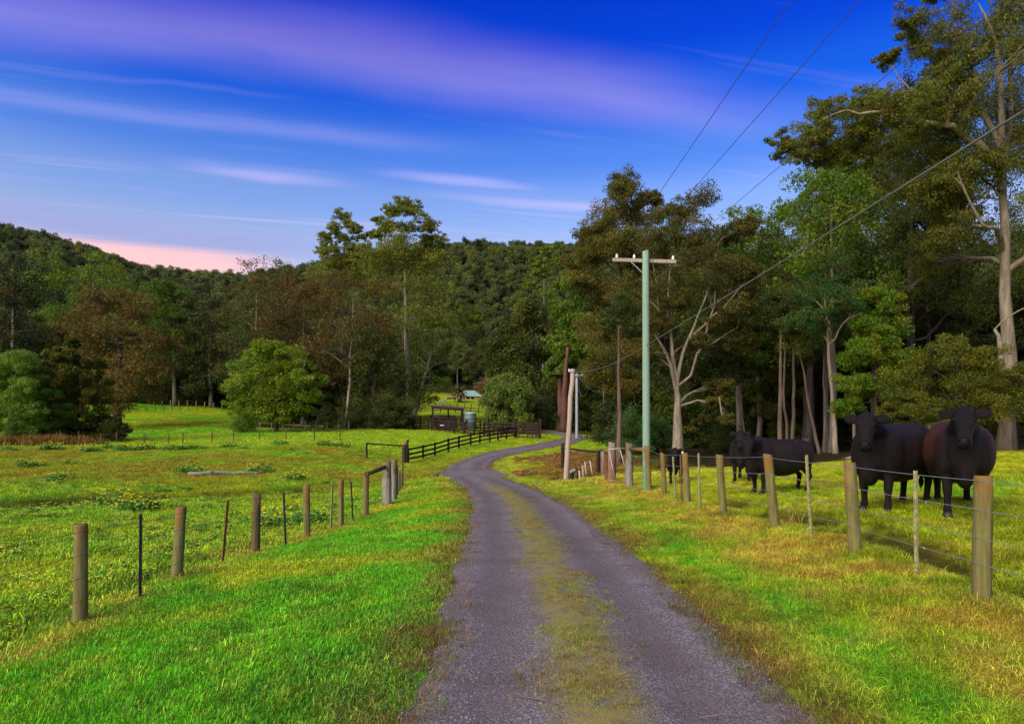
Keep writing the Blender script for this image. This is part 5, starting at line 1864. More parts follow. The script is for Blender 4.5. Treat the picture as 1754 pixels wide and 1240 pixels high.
def left_fence():
    x0, y0 = PX(138, 8.33), 8.33
    f = thing('wire_fence', 'post and wire fence along the left verge beside the flowering paddock', 'fence', (x0, y0, gz(x0, y0)))
    data = [(138, 1070, 139, 897, 8.33, .075, 'post'), (303, 995, 311, 868, 10.9, .077, 'post'), (438, 950, 440, 845, 13.5, .075, 'post_dark'), (526, 922, 525, 830, 15.8, .075, 'post'), (584, 903, 584, 822, 17.8, .072, 'post'), (626, 885, 627, 807, 20.3, .085, 'post')]
    tops = []
    for i, (u, v, ut, vt, d, rad, m) in enumerate(data):
        x = PX(u, d)
        z = gz(x, d)
        zt = PZ(vt, d)
        dx = (ut - u) * d / FPX
        sub('post', rough_post(zt - z, rad * 1.05, rad, (dx, 0), 12, 50 + i), M[m], f, (x, d, z))
        tops.append(((x, d, z), (x + dx, d, zt)))
    for u, vt, d, rad, m in ((663, 790, 23, .140, 'grey_timber'), (674, 787, 24.5, .110, 'grey_timber')):
        x = PX(u, d)
        z = gz(x, d)
        sub('strainer_post', rough_post(PZ(vt, d) - z, rad * 1.1, rad, (0, 0), 9, int(u), .4, .12), M[m], f, (x, d, z))
        if u == 663:
            tops.append(((x, d, z), (x, d, PZ(vt, d))))
    for u, vt, d, rad, m in ((678.5, 797, 26, .075, 'post_dark'), (683, 806, 27.5, .075, 'post'), (687, 809, 29, .07, 'post')):
        x = PX(u, d)
        z = gz(x, d)
        sub('post', rough_post(PZ(vt, d) - z, rad * 1.1, rad, (0, 0), 9, int(u)), M[m], f, (x, d, z))
    x = PX(690, 30)
    z = gz(x, 30)
    sub('steel_picket', MB().box((.0, 0, (PZ(762, 30) - z) / 2), (.06, .06, PZ(762, 30) - z)), M['dark_picket'], f, (x, 30, z))
    sub('brace_rail', MB().tube([(PX(628, 20.3), 20.2, PZ(812, 20.3)), (PX(660, 22.9), 22.8, PZ(800, 22.9))], .068, 10), M['post_dark'], f)
    for u, vt, ub, vb, d, m in ((240.5, 880, 239, 1030, 9.5, 'dark_picket'), (390, 857, 379, 972, 12.2, 'rusty'), (485.5, 843, 490, 935, 14.6, 'dark_picket'), (569.5, 828, 566, 898, 17.2, 'pale_picket'), (601, 825, 605, 890, 19, 'dark_picket')):
        x = PX(ub, d)
        z = gz(x, d)
        picket(PZ(vt, d) - z, (u - ub) * d / FPX, M[m], f, (x, d, z))
    for k, (fr, rad, barb) in enumerate(((.93, .0026, .14), (.70, .0024, 0), (.47, .0024, 0), (.25, .0024, 0))):
        P = []
        b0, t0 = [np.array(q) for q in tops[0]]
        b1, t1 = [np.array(q) for q in tops[1]]
        P.append((b0 + (t0 - b0) * fr) + ((b0 + (t0 - b0) * fr) - (b1 + (t1 - b1) * fr)) * 2.2)
        for b, t in tops:
            b, t = np.array(b), np.array(t)
            P.append(b + (t - b) * fr + np.array([.08, -.02, 0]))
        sub('wire', barbed(sag_path(P, .02), rad, barb, 20 + k), M['dark_picket'], f)


left_fence()


def ground_post_line(name, label, cat, pts, h, rad, mat, wires=0, rails=0, group=None, rail_mat=None, pname='post', n=7, jit=.06):
    x0, y0 = pts[0]
    f = thing(name, label, cat, (x0, y0, gz(x0, y0)), 0, group)
    r = np.random.default_rng(len(pts) + int(abs(x0) * 10))
    P = []
    shared = rough_post(h, rad, rad * .9, (0, 0), n, 3).mesh(pname, mat)
    for x, y in pts:
        z = gz(x, y)
        o = link(pname, shared, f, Vector((x, y, z)) - Vector(f.location))
        o.scale = (1, 1, 1 + r.normal() * jit)
        o.rotation_euler = (r.normal() * jit * .4, r.normal() * jit * .4, r.random() * 6)
        P.append((x, y, z))
    for w in range(wires):
        fr = (w + 1) / (wires + .15)
        sub('wire', MB().tube([(x, y, z + h * fr) for x, y, z in P], .010, 3), M['dark_picket'], f)
    for w in range(rails):
        fr = (w + .85) / rails * .96
        for a, b in zip(P[:-1], P[1:]):
            sub('rail', MB().beam((a[0], a[1] - rad, a[2] + h * fr), (b[0], b[1] - rad, b[2] + h * fr), .05, .13), rail_mat or mat, f)
    return f


def along(a, b, n):
    return [(a[0] + (b[0] - a[0]) * i / n, a[1] + (b[1] - a[1]) * i / n) for i in range(n + 1)]


def paddock_fences():
    g = ground_post_line
    g('wire_fence', 'straggling wire fence across the left paddock, before the green rise', 'fence', [(PX(u, d), d) for u, d in ((35, 66), (102, 66), (135, 67), (174, 64), (200, 68), (248, 67), (289, 68), (313, 69), (363, 70), (400, 70), (445, 72), (490, 71), (538, 70), (582, 72))], 1.15, .06, M['post_dark'], 2)
    g('wire_fence', 'fence of orange-brown posts along the crest of the green rise', 'fence', along((PX(264, 150), 150), (PX(400, 152), 146), 8), 1.45, .15, M['post'], 2)
    g('wire_fence', 'small dark fence crossing the green rise below its crest', 'fence', along((PX(205, 128), 128), (PX(345, 140), 138), 9), .95, .07, M['post_dark'], 1)
    g('wire_fence', 'fence in the shade at the foot of the left treeline', 'fence', along((PX(405, 97), 97), (PX(600, 104), 103), 10), 1.2, .075, M['grey_timber'], 3)
    g('rail_fence', 'post and rail fence across the paddock behind the yard shed', 'fence', along((PX(742, 172), 172), (PX(846, 168), 168), 8), 1.35, .11, M['rail_dark'], 0, 2, None, M['rail_dark'])
    g('rail_fence', 'dark rail fence just below the house and palm', 'fence', along((PX(735, 244), 244), (PX(845, 240), 240), 9), 1.35, .13, M['rail_dark'], 0, 2, None, M['rail_dark'])
    g('wire_fence', 'light wire fence on the far verge right of the bend', 'fence', along((PX(995, 84), 84), (PX(1058, 76), 76), 6), 1.15, .05, M['dark_picket'], 2)
    g('wire_fence', 'grey-posted fence at the left end of the stockyard', 'fence', along((PX(690, 128), 128), (PX(706, 124), 122), 4), 1.8, .10, M['grey_timber'], 2)
    # dark post-and-rail fence along the road
    pts = [(699.2, 58), (724.7, 60.5), (745, 62.8), (768, 65.4), (786, 67.8), (806, 70.4), (822, 72.9), (839, 75.5), (853, 78.2), (867.6, 81), (882.4, 84)]
    W_ = [(PX(u, d), d) for u, d in pts]
    f = thing('rail_fence', 'dark three-rail timber fence climbing beside the curving road', 'fence', (W_[0][0], W_[0][1], gz(*W_[0])))
    P = [(x, y, gz(x, y)) for x, y in W_]
    shared = MB().box((0, 0, .50), (.15, .15, 1.6)).mesh('post', M['rail_dark'])
    for i, p in enumerate(P):
        o = link('post', shared, f, Vector(p) - Vector(f.location))
        o.rotation_euler = (0, 0, .5)
    for hgt in (.38, .76, 1.16):
        for a, b in zip(P[:-1], P[1:]):
            sub('rail', MB().beam((a[0] + .06, a[1] - .08, a[2] + hgt), (b[0] + .06, b[1] - .08, b[2] + hgt), .045, .15), M['rail_dark'], f)
    x, y = PX(696.5, 57.5), 57.5
    z = gz(x, y)
    sub('gate_post', rough_post(PZ(753, 57.5) - z, .11, .10, (.08, 0), 8, 1), M['rail_dark'], f, (x, y, z))
    # plain metal gate frame in the paddock
    d = 54
    xa, xb = PX(628, 53), PX(691, 56)
    za, zb = gz(xa, 53), gz(xb, 56)
    f = thing('farm_gate', 'open dark gate frame standing in the paddock at the end of the rail fence', 'gate', (xa, 53, za))
    ta, tb = PZ(758.5, 53), PZ(762.5, 56)
    sub('gate_post', rough_post(ta - za, .085, .075, (0, 0), 8, 4), M['rail_dark'], f, (xa, 53, za))
    sub('gate_post', rough_post(tb - zb + .1, .13, .12, (0, 0), 8, 5), M['post_dark'], f, (xb, 56, zb))
    sub('gate_post', rough_post(tb - zb + .1, .08, .08, (0, 0), 8, 6), M['rail_dark'], f, (PX(694, 56), 56, zb))
    sub('top_rail', MB().tube([(xa, 53, ta - .05), (xb, 56, tb - .05)], .055, 8), M['rail_dark'], f)
    # old rail and gate remains right of the crossing
    xa, xb = PX(964, 40), PX(1026, 37)
    f = thing('rail_fence', 'old dark single-rail fence over the bracken gully behind the leaning pole', 'fence', (xa, 40, gz(xa, 40)))
    for i, (u, d, vt, m) in enumerate(((964, 40, 759, 'rail_dark'), (1025, 37, 771, 'rail_dark'), (1032.5, 34, 771, 'red_timber'))):
        x = PX(u, d)
        z = gz(x, d)
        sub('post', rough_post(PZ(vt, d) - z, .10, .09, (0, 0), 8, 70 + i), M[m], f, (x, d, z))
    sub('rail', MB().beam((xa, 39.9, PZ(767.5, 40)), (xb, 36.9, PZ(774.5, 37)), .08, .10), M['rail_dark'], f)
    d = 25.2
    f = thing('pipe_gate', 'broken pale pipe gate with a rusty sheet between the old strainer posts', 'gate', (PX(1056, d), d, gz(PX(1056, d), d)))
    for n_, a, b in (('top_pipe', (1041, 769.5), (1070, 767.5)), ('diagonal_pipe', (1043, 772), (1054, 823)), ('diagonal_pipe', (1062, 770), (1072, 806)), ('bottom_pipe', (1042, 822), (1071, 826))):
        sub(n_, MB().tube([(PX(a[0], d), d, PZ(a[1], d)), (PX(b[0], d), d, PZ(b[1], d))], .016, 7), M['old_white'] if 'bottom' not in n_ else M['pale_picket'], f)
    mb = MB()
    r = np.random.default_rng(4)
    for i in range(9):
        u = 1036 + i * 2.2
        mb.beam((PX(u, 26.6), 26.6, PZ(826, 26.6)), (PX(u + r.normal() * .6, 26.6), 26.6 + r.normal() * .03, PZ(777 + r.random() * 6, 26.6)), .052, .012)
    sub('rusty_sheet', mb, M['rusty_sheet'], f)
    # little stakes by the leaning pole
    for i, (u, vt, ub, vb, d, m, lab) in enumerate(((984, 808, 984.5, 823, 32, 'pale_picket', 'thin pale stake next to the capped stump'), (992, 806, 994, 823, 32, 'old_white', 'white stake leaning slightly, third from the leaning pole'), (998.5, 797, 999.5, 823, 32, 'pale_picket', 'stout pale stake in the middle of the row'),
                                                    (1001.5, 791, 1005.5, 810, 36, 'old_white', 'white stake tilted left behind the stout stake'), (1010.5, 789, 1016.5, 815, 36, 'old_white', 'long tilted white stake at the right end of the row'), (988.5, 802, 989, 823, 32.5, 'rail_dark', 'short dark stake in the row beside the leaning pole'))):
        x = PX(ub, d)
        z = gz(x, d)
        o = MB().tube([(0, 0, -.25), ((u - ub) * d / FPX, 0, max(.35, PZ(vt, d) - z))], .028 if i != 2 else .055, 7).build('stake', M[m])
        o.location = (x, d, z)
        tag(o, lab, 'stake', 'stakes beside the leaning pole')
    d = 32
    x = PX(979, d)
    z = gz(x, d)
    o = thing('stump_post', 'short broken post with a pale weathered cap at the foot of the leaning pole', 'post', (x, d, z))
    rough_post(.42, .10, .11, (.03, 0), 8, 9, .3, .1).build('stump', M['rail_dark'], o)
    MB().ball((.06, 0, .46), (.20, .12, .09), 8, 6, Matrix.Rotation(-.5, 4, 'Y').to_euler()).build('cap', M['grey_timber'], o)


paddock_fences()

# ------------------------------------------------------------------ stockyard, shed, tank, house, palm


def stockyard():
    A, B, Cc, D = (PX(708, 112), 112), (PX(812, 93), 93), (PX(882, 84.3), 84.3), (PX(925, 83), 83)
    E_ = (PX(897, 104), 104)
    Fp = (PX(702, 128), 128)
    f = thing('stockyard', 'brown timber cattle yard of high rails beside the bend', 'stockyard', (A[0], A[1], gz(*A)))
    post = MB().box((0, 0, .75), (.18, .18, 2.1)).mesh('post', M['yard_timber'])
    tall = MB().box((0, 0, 1.05), (.26, .26, 2.5)).mesh('post', M['yard_timber'])
    r = np.random.default_rng(8)

    def run(a, b, n, rails=(.35, .75, 1.15, 1.55), big=(), skip=()):
        pts = along(a, b, n)
        P = [(x, y, gz(x, y)) for x, y in pts]
        ang = math.atan2(b[1] - a[1], b[0] - a[0])
        for i, p in enumerate(P):
            o = link('post', tall if i in big else post, f, Vector(p) - Vector(f.location))
            o.rotation_euler = (r.normal() * .012, r.normal() * .012, ang)
            o.scale = (1, 1, 1 + r.normal() * .03)
        for i, (p, q) in enumerate(zip(P[:-1], P[1:])):
            if i in skip:
                continue
            nx, ny = math.sin(ang) * .11, -math.cos(ang) * .11
            for h in rails:
                sub('rail', MB().beam((p[0] + nx, p[1] + ny, p[2] + h + r.normal() * .015), (q[0] + nx, q[1] + ny, q[2] + h + r.normal() * .015), .05, .14), M['yard_timber'], f)
    run(A, B, 7, big=(0,))
    run(B, (PX(862, 97), 97), 3)
    run((PX(836, 90), 90), Cc, 2, big=(0, 2), rails=(.5, .95, 1.4, 1.75))
    run(D, E_, 5)
    run(E_, Fp, 9, rails=(.4, .8, 1.2, 1.6))
    run(Fp, A, 3)
    run((PX(770, 101), 101), (PX(778, 120), 120), 4)
    run((PX(740, 106), 106), (PX(772, 108), 108), 3, rails=(.25, .5, .75, 1.0, 1.25, 1.5, 1.75))
    run((PX(742, 111), 111), (PX(782, 110.5), 110.5), 3, rails=(.3, .6, .9, 1.2, 1.5, 1.8, 2.1))
    run((PX(797, 99), 99), (PX(800, 116), 116), 4)
    # crush boards, upright, under the shed
    for i in range(9):
        x, y = PX(748 + i * 3.4, 104), 104 + r.normal() * .1
        z = gz(x, y)
        sub('crush_board', MB().box((x, y, z + .95), (.17, .05, 1.8 + r.normal() * .1)), M['yard_timber'], f)
    sub('trough', MB().box((PX(757, 101.5), 101.5, gz(PX(757, 101.5), 101.5) + .95), (.55, .12, .10)), M['white_paint'], f)
    # end gate with a diagonal brace facing the road
    za, zb = gz(*Cc), gz(*D)
    g0 = Vector((Cc[0] + .15, Cc[1] - .16, za))
    g1 = Vector((D[0] - .12, D[1] - .16, zb))
    for h in (.18, .52, .86, 1.20, 1.54, 1.84):
        sub('gate_rail', MB().beam(g0 + Vector((0, 0, h)), g1 + Vector((0, 0, h)), .045, .13), M['yard_timber'], f)
    for t in (0.03, .5, .97):
        p = g0.lerp(g1, t) + Vector((0, -.05, 0))
        sub('gate_stile', MB().beam(p + Vector((0, 0, .1)), p + Vector((0, 0, 1.92)), .12, .05, (0, 1, 0)), M['yard_timber'], f)
    sub('gate_brace', MB().beam(g0 + Vector((.1, -.09, .15)), g0.lerp(g1, .5) + Vector((0, -.09, 1.2)), .04, .10), M['yard_timber'], f)
    for p in (Cc, D):
        o = link('post', tall, f, Vector((p[0], p[1], gz(*p))) - Vector(f.location))
    # shed roof over the crush
    d = 105
    x0, x1 = PX(734, d), PX(797, d)
    zg = gz((x0 + x1) / 2, d)
    s = thing('yard_shed', 'open skillion shed with a rusted roof over the cattle crush', 'shed', ((x0 + x1) / 2, d, zg))
    cx = (x0 + x1) / 2
    hw = (x1 - x0) / 2
    zt = PZ(696.5, d) - zg
    L, Rr = -hw, hw
    rise = PZ(700.5, d) - PZ(696.5, d)
    mb = MB()
    nseg = 36
    for i in range(nseg):
        a0, a1 = L + (Rr - L) * i / nseg, L + (Rr - L) * (i + 1) / nseg
        o0, o1 = .015 * (i % 2), .015 * ((i + 1) % 2)
        zz0, zz1 = zt + rise * i / nseg, zt + rise * (i + 1) / nseg
        mb.add([(a0, -1.7, zz0 + o0), (a1, -1.7, zz1 + o1), (a1, 2.4, zz1 + .35 + o1), (a0, 2.4, zz0 + .35 + o0), (a0, -1.7, zz0 + o0 - .03), (a1, -1.7, zz1 + o1 - .03), (a1, 2.4, zz1 + .32 + o1), (a0, 2.4, zz0 + .32 + o0)],
               [(0, 1, 2, 3), (7, 6, 5, 4), (0, 4, 5, 1), (2, 6, 7, 3)])
    mb.build('roof', M['shed_roof'], s)
    MB().beam((L + .6, -1.5, zt - .16), (Rr - .05, -1.5, zt + rise - .16), .12, .24).build('beam', M['yard_timber'], s)
    MB().beam((L + .4, 2.2, zt + .12), (Rr - .4, 2.2, zt + rise + .12), .12, .22).build('beam', M['yard_timber'], s)
    for px, py in ((L + .85, -1.5), (Rr - .25, -1.5), (L + .35, 2.2), (Rr - .7, 2.2), (0, 2.2)):
        h = zt - .2 + rise * (px - L) / (Rr - L) + (.3 if py > 0 else 0)
        MB().box((px, py, h / 2 - .2), (.20, .20, h + .4)).build('post', M['yard_timber'], s)
    # rainwater tank
    d = 112
    x = PX(805.5, d)
    zg = gz(x, d)
    rt = 20.5 / 2 / FPX * d
    ht = PZ(707, d) - zg
    t = thing('water_tank', 'round green corrugated water tank beside the yard shed', 'water tank', (x, d, zg))
    n = 28
    rings = []
    steps = 70
    for i in range(steps + 1):
        z = ht * i / steps
        rr = rt * (1 + .012 * math.cos(i * math.pi * .75))
        rings.append([(rr * math.cos(6.2832 * j / n), rr * math.sin(6.2832 * j / n), z - .1) for j in range(n)])
    MB().loft(rings).build('wall', M['tank'], t)
    rings = [[(q * rt * math.cos(6.2832 * j / n), q * rt * math.sin(6.2832 * j / n), ht - .1 + zz) for j in range(n)] for q, zz in ((1.03, -.04), (1.03, .02), (.6, .14), (.12, .22))]
    MB().loft(rings).build('lid', M['tank_light'], t)
    for fr in (.25, .5, .75):
        rings = [[((rt * 1.025) * math.cos(6.2832 * j / n), (rt * 1.025) * math.sin(6.2832 * j / n), ht * fr + zz) for j in range(n)] for zz in (-.03, .03)]
        MB().loft(rings).build('band', M['tank_light'], t)
    MB().tube([(-.2, 0, ht + .1), (-.9, -.3, ht + .15), (-1.2, -.4, ht - .1)], .05, 6).build('inlet_pipe', M['steel'], t)


stockyard()


def house():
    d = 280
    k = d / FPX
    x = PX(796, d)
    z = gz(x, d)
    h = thing('farmhouse', 'low brick farmhouse with a pale green hipped roof far up the valley', 'house', (x, d, z))
    x0, x1 = (770 - 796) * k, (824 - 796) * k
    eave, ridge = PZ(678.5, d) - z, PZ(668, d) - z
    D_ = 8.0
    # wall with openings built as separate lengths
    def wall(a, b, z0=0.0, z1=eave, y=0.0, nm='wall', m='brick', t=.25):
        MB().box(((a + b) / 2, y + t / 2, (z0 + z1) / 2), (b - a, t, z1 - z0)).build(nm, M[m], h)
    u = lambda q: (q - 796) * k
    # front: dark veranda bay between 800 and 812, brick right of it
    wall(x0, u(799), 0, eave)
    wall(u(812), u(817.5), 0, eave)
    wall(u(821), x1, 0, eave)
    wall(u(817.5), u(821), 0, eave * .42)
    wall(u(817.5), u(821), eave * .86, eave)
    wall(u(799), u(812), 0, eave, 1.8, 'recessed_wall', 'dark_door_and_bay_shade')  # back wall coloured dark, the shade inside the veranda opening painted on
    w = MB().box((u(819.25), .10, eave * .64), (u(821) - u(817.5), .06, eave * .44)).build('window', M['white_paint'], h)
    MB().box((u(819.25), .06, eave * .64), ((u(821) - u(817.5)) * .86, .04, eave * .38)).build('pane', M['pane'], w)
    dr = MB().box((u(803), 1.76, eave * .42), (.95, .06, eave * .80)).build('door', M['dark_door_and_bay_shade'], h)
    MB().ball((u(803) + .35, 1.70, eave * .42), .05, 6, 5).build('handle', M['steel'], dr)
    for q in (799.6, 805.8, 811.5):
        MB().box((u(q), .06, eave / 2), (.16, .16, eave)).build('veranda_post', M['white_paint'] if q > 805 and q < 806 else M['dark_door_and_bay_shade'], h)
    for q in (x0, x1):
        MB().box((q, D_ / 2, eave / 2), (.25, D_ - .02, eave)).build('side_wall', M['brick'], h)
    MB().box(((x0 + x1) / 2, D_, eave / 2), (x1 - x0 - .3, .25, eave)).build('rear_wall', M['brick'], h)
    o = .55
    rx0, rx1 = u(797), u(812.5)
    ax0, ax1 = u(784) - 1.2, x1 + o
    v = [(ax0, -o, eave), (ax1, -o, eave), (ax1, D_ + o, eave), (ax0, D_ + o, eave), (rx0 - 1.2, D_ / 2, ridge), (rx1, D_ / 2, ridge)]
    v += [(p[0], p[1], eave - .14) for p in v[:4]]
    roof = MB().add(v, [(0, 1, 5, 4), (1, 2, 5), (2, 3, 4, 5), (3, 0, 4), (0, 6, 7, 1), (1, 7, 8, 2), (2, 8, 9, 3), (3, 9, 6, 0), (9, 8, 7, 6)]).build('roof', M['house_roof'], h)
    for i in range(40):
        t = (i + .5) / 40
        a = Vector((ax0 + (ax1 - ax0) * t, -o, eave + .015))
        top = Vector((min(max(a.x, rx0 - 1.2), rx1), D_ / 2, ridge + .015))
        sl = abs(top.x - a.x)
        if sl > 0:
            f = 1 - sl / max(abs(ax1 - rx1), abs(rx0 - 1.2 - ax0), .1)
            top = Vector((a.x, -o + (D_ / 2 + o) * max(.05, f), eave + (ridge - eave) * max(.05, f) + .015))
        if i == 0:
            rb = MB()
        rb.beam(a, top, .05, .03)
    rb.build('roof_ribs', M['house_roof'], roof)
    MB().beam((rx0 - 1.2, D_ / 2, ridge + .04), (rx1, D_ / 2, ridge + .04), .25, .08).build('ridge_cap', M['house_roof'], roof)
    # lower skillion wing on the left
    a0, a1 = u(765), u(784) - 1.2
    MB().add([(a0 - .3, -.8, eave - .5), (a1, -.8, eave - .45), (a1, D_, eave + .5), (a0 - .3, D_, eave + .4), (a0 - .3, -.8, eave - .62), (a1, -.8, eave - .57), (a1, D_, eave + .38), (a0 - .3, D_, eave + .28)],
             [(0, 1, 2, 3), (7, 6, 5, 4), (0, 4, 5, 1), (1, 5, 6, 2), (2, 6, 7, 3), (3, 7, 4, 0)]).build('wing_roof', M['house_roof'], h)
    MB().box(((a0 + x0) / 2, .4, (eave - .62) / 2), (x0 - a0 - .1, .25, eave - .64)).build('wing_wall', M['dark_door_and_bay_shade'], h)
    # palm
    d = 268
    x = PX(786.5, d)
    z = gz(x, d)
    k = d / FPX
    p = thing('palm_tree', 'date palm with a round head of fronds in front of the house', 'palm tree', (x, d, z))
    hh = PZ(672, d) - z
    pts = [(0, 0, -.3), (0, 0, hh * .3), (.05, 0, hh * .7), (.05, 0, hh)]
    MB().tube(pts, [.62, .55, .50, .62], 12).build('trunk', M['bark_brown'], p)
    r = np.random.default_rng(2)
    for i in range(46):
        a = i * 2.4
        el = 1.25 - 1.9 * (i / 46)
        L = 3.7 + .4 * r.random()
        mb = MB()
        prev = Vector((.05, 0, hh))
        dirv = Vector((math.cos(a) * math.cos(el), math.sin(a) * math.cos(el), math.sin(el)))
        side = Vector((-math.sin(a), math.cos(a), 0))
        q = prev.copy()
        line = [q.copy()]
        for s_ in range(9):
            dirv = (dirv + Vector((0, 0, -.13))).normalized()
            q = q + dirv * L / 9
            line.append(q.copy())
        mb.tube(line, [.05 * (1 - .09 * j) for j in range(10)], 3)
        for j in range(1, 10):
            for sg in (-1, 1):
                for e in (0, .5):
                    b = line[j - 1].lerp(line[j], e)
                    tl = .75 * math.sin(min(1, .25 + j / 9) * math.pi * .85) + .12
                    dv = (line[j] - line[j - 1]).normalized()
                    tip = b + side * sg * tl * .8 + dv * tl * .55 + Vector((0, 0, -.18 * tl))
                    mb.add([b - dv * .17, b + dv * .17, tip, tip - dv * .12], [(0, 1, 2, 3)])
        mb.build('frond', LEAF_PALM, p)
    # white low rail beside the house
    d = 262
    a, b = (PX(749, 255), 255), (PX(766, 270), 270)
    g = thing('garden_rail', 'white sloping rail at the left end of the house', 'fence', (a[0], a[1], gz(*a)))
    sub('rail', MB().beam((a[0], a[1], gz(*a) + .5), (b[0], b[1], gz(*b) + .9), .15, .45), M['white_paint'], g)
    for t in (0, .33, .66, 1):
        x, y = a[0] + (b[0] - a[0]) * t, a[1] + (b[1] - a[1]) * t
        sub('post', MB().box((x, y + .12, gz(x, y) + .4), (.14, .14, 1.0)), M['white_paint'], g)


LEAF_PALM = mat_plain('palm_frond', (.085, .105, .022), .6, 0, .35, 1.5, (.16, .14, .035))
house()


def small_things():
    # concrete crossing over the creek
    i = int(np.argmin(np.abs(ROAD[:700, 1] - 37.0)))
    c = ROAD[i]
    dv = ROAD[i + 4, :2] - ROAD[i - 4, :2]
    ang = math.atan2(dv[1], dv[0]) - math.pi / 2
    z = float(road_z(np.array([c[0]]), np.array([c[1]]))[0])
    s = thing('culvert', 'pale concrete slab carrying the road over the creek', 'culvert', (c[0], c[1], z), ang)
    slab = MB()
    n = 10
    for a in range(n):
        for b in range(1):
            x0, x1 = -1.42 + 2.84 * a / n, -1.42 + 2.84 * (a + 1) / n
    slab.box((0, 0, -.13), (2.86, 4.6, .34))
    slab.build('slab', M['concrete'], s)
    MB().box((1.50, 0, -.10), (.16, 4.8, .34)).build('kerb', M['concrete'], s)
    MB().box((-1.50, 0, -.10), (.16, 4.8, .34)).build('kerb', M['concrete'], s)
    for q in (-.55, .55):
        MB().tube([(-1.75, q, -.55), (1.75, q, -.55)], .28, 14).build('pipe', M['concrete'], s)
    # bleached log in the left paddock
    p0, p1 = (PX(322, 38.5), 38.5), (PX(455, 40), 40)
    r = np.random.default_rng(4)
    P = [(p0[0] + (p1[0] - p0[0]) * t, p0[1] + (p1[1] - p0[1]) * t) for t in np.linspace(0, 1, 8)]
    o = thing('fallen_log', 'long bleached log lying in the flowers of the left paddock', 'log', (P[0][0], P[0][1], gz(*P[0])))
    sub('stem', MB().tube([(x, y, gz(x, y) + .13 + .03 * r.normal()) for x, y in P], [.10, .12, .12, .11, .10, .085, .06, .035], 9), M['log'], o)
    sub('branch_stub', MB().tube([(P[2][0], P[2][1], gz(*P[2]) + .16), (P[2][0] + .3, P[2][1] - .3, gz(*P[2]) + .42)], [.05, .02], 6), M['log'], o)
    for u, d, s, lab in ((737, 36.0, .13, 'long pale stone tipped on the bank left of the concrete crossing'), (745, 35.2, .13, 'dark round stone just below the long pale one'), (163, 29.4, .12, 'small pale stone on the creek bank in the left paddock'), (876, 36, .14, 'stone on the bank right of the concrete crossing')):
        x = PX(u, d)
        mb = MB().ball((0, 0, 0), (s * (1.9 if 'long' in lab else 1), s * .7, s * .6), 9, 7, Matrix.Rotation(-.6 if 'long' in lab else .2, 4, 'Y').to_euler())
        rr = np.random.default_rng(int(u))
        mb.v = [tuple(np.array(p) * (.85 + .3 * rr.random())) for p in mb.v]
        o = mb.build('stone', M['stone'] if 'dark' not in lab else M['stump'])
        o.location = (x, d, gz(x, d) + s * .3)
        tag(o, lab, 'stone')
    # burnt stump behind the middle cow
    x, y = PX(1381, 36), 36
    o = rough_post(.9, .26, .22, (.03, 0), 12, 5, .3, .12).build('tree_stump', M['stump'])
    o.location = (x, y, gz(x, y))
    tag(o, 'short charred stump in the shade behind the middle cow', 'stump')
    # fallen dead branches
    for u, v0, u1, v1, d, lab in ((1232, 680, 1258, 733, 46, 'curved bare dead branch hanging beside the pale forked gum'), (1450, 790, 1480, 783, 27, 'fallen branch lying on the forest edge left of the big cows')):
        a, b = Vector((PX(u, d), d, PZ(v0, d))), Vector((PX(u1, d), d, PZ(v1, d)))
        if v0 > 740:
            a.z, b.z = gz(a.x, d) + .1, gz(b.x, d) + .12
        m = a.lerp(b, .5) + Vector((-.35 if v0 < 740 else 0, 0, -.1 if v0 < 740 else .1))
        o = MB().tube([a, a.lerp(m, .6), m, m.lerp(b, .5) + Vector((-.1, 0, 0)), b], [.055, .05, .045, .035, .015], 6).build('dead_branch', M['bark_pale'])
        tag(o, lab, 'branch')
    # twigs on the road
    for u, d, L, a, lab in ((925, 4.75, .30, .5, 'thin dry twig lying on the road crown near the bottom'), (1240, 4.55, .34, -.1, 'thin dry twig lying on the right wheel track')):
        x = PX(u, d)
        z = float(road_z(np.array([x]), np.array([d]))[0]) + .004
        c, s_ = math.cos(a), math.sin(a)
        o = MB().tube([(-c * L / 2, s_ * L / 2, .004), (0, .02, .012), (c * L * .3, -s_ * L * .3, .008), (c * L / 2, -s_ * L / 2, .004)], [.004, .005, .004, .002], 5).build('twig', M['bark_grey'])
        o.location = (x, d, z)
        tag(o, lab, 'twig')


small_things()

# ------------------------------------------------------------------ cattle


def mat_hide(name, a, b, c):
    m, t, p = newmat(name)
    tc = t.n('ShaderNodeTexCoord').outputs['Object']
    n1 = t.noise(tc, 2.2, 4, .6)
    n2 = t.noise(t.map(tc, scale=(30, 12, 30)), 3.0, 3, .7)
    col = t.mix(t.smooth(n1, .35, .65), a, b)
    sep = t.n('ShaderNodeSeparateXYZ')
    t.link(tc, sep.inputs[0])
    # the coat is redder on the barrel than on the head and legs
    body = t.math('MULTIPLY', t.smooth(sep.outputs[2], .62, .95), t.smooth(sep.outputs[1], -.80, -.35))
    col = t.mix(t.math('MULTIPLY', body, t.smooth(n1, .15, .5)), col, c)
    col = t.mix(1.0, col, t.ramp(n2, [(.3, .72), (.7, 1.28)]), 'MULTIPLY')
    t.link(col, p.inputs['Base Color'])
    p.inputs['Roughness'].default_value = .50
    p.inputs['Specular IOR Level'].default_value = .16
    p.inputs['Sheen Weight'].default_value = .008
    p.inputs['Sheen Roughness'].default_value = .4
    p.inputs['Sheen Tint'].default_value = (.8, .6, .5, 1)
    bump(t, p, t.math('ADD', t.math('MULTIPLY', n2, .7), n1), .9, .03)
    return m


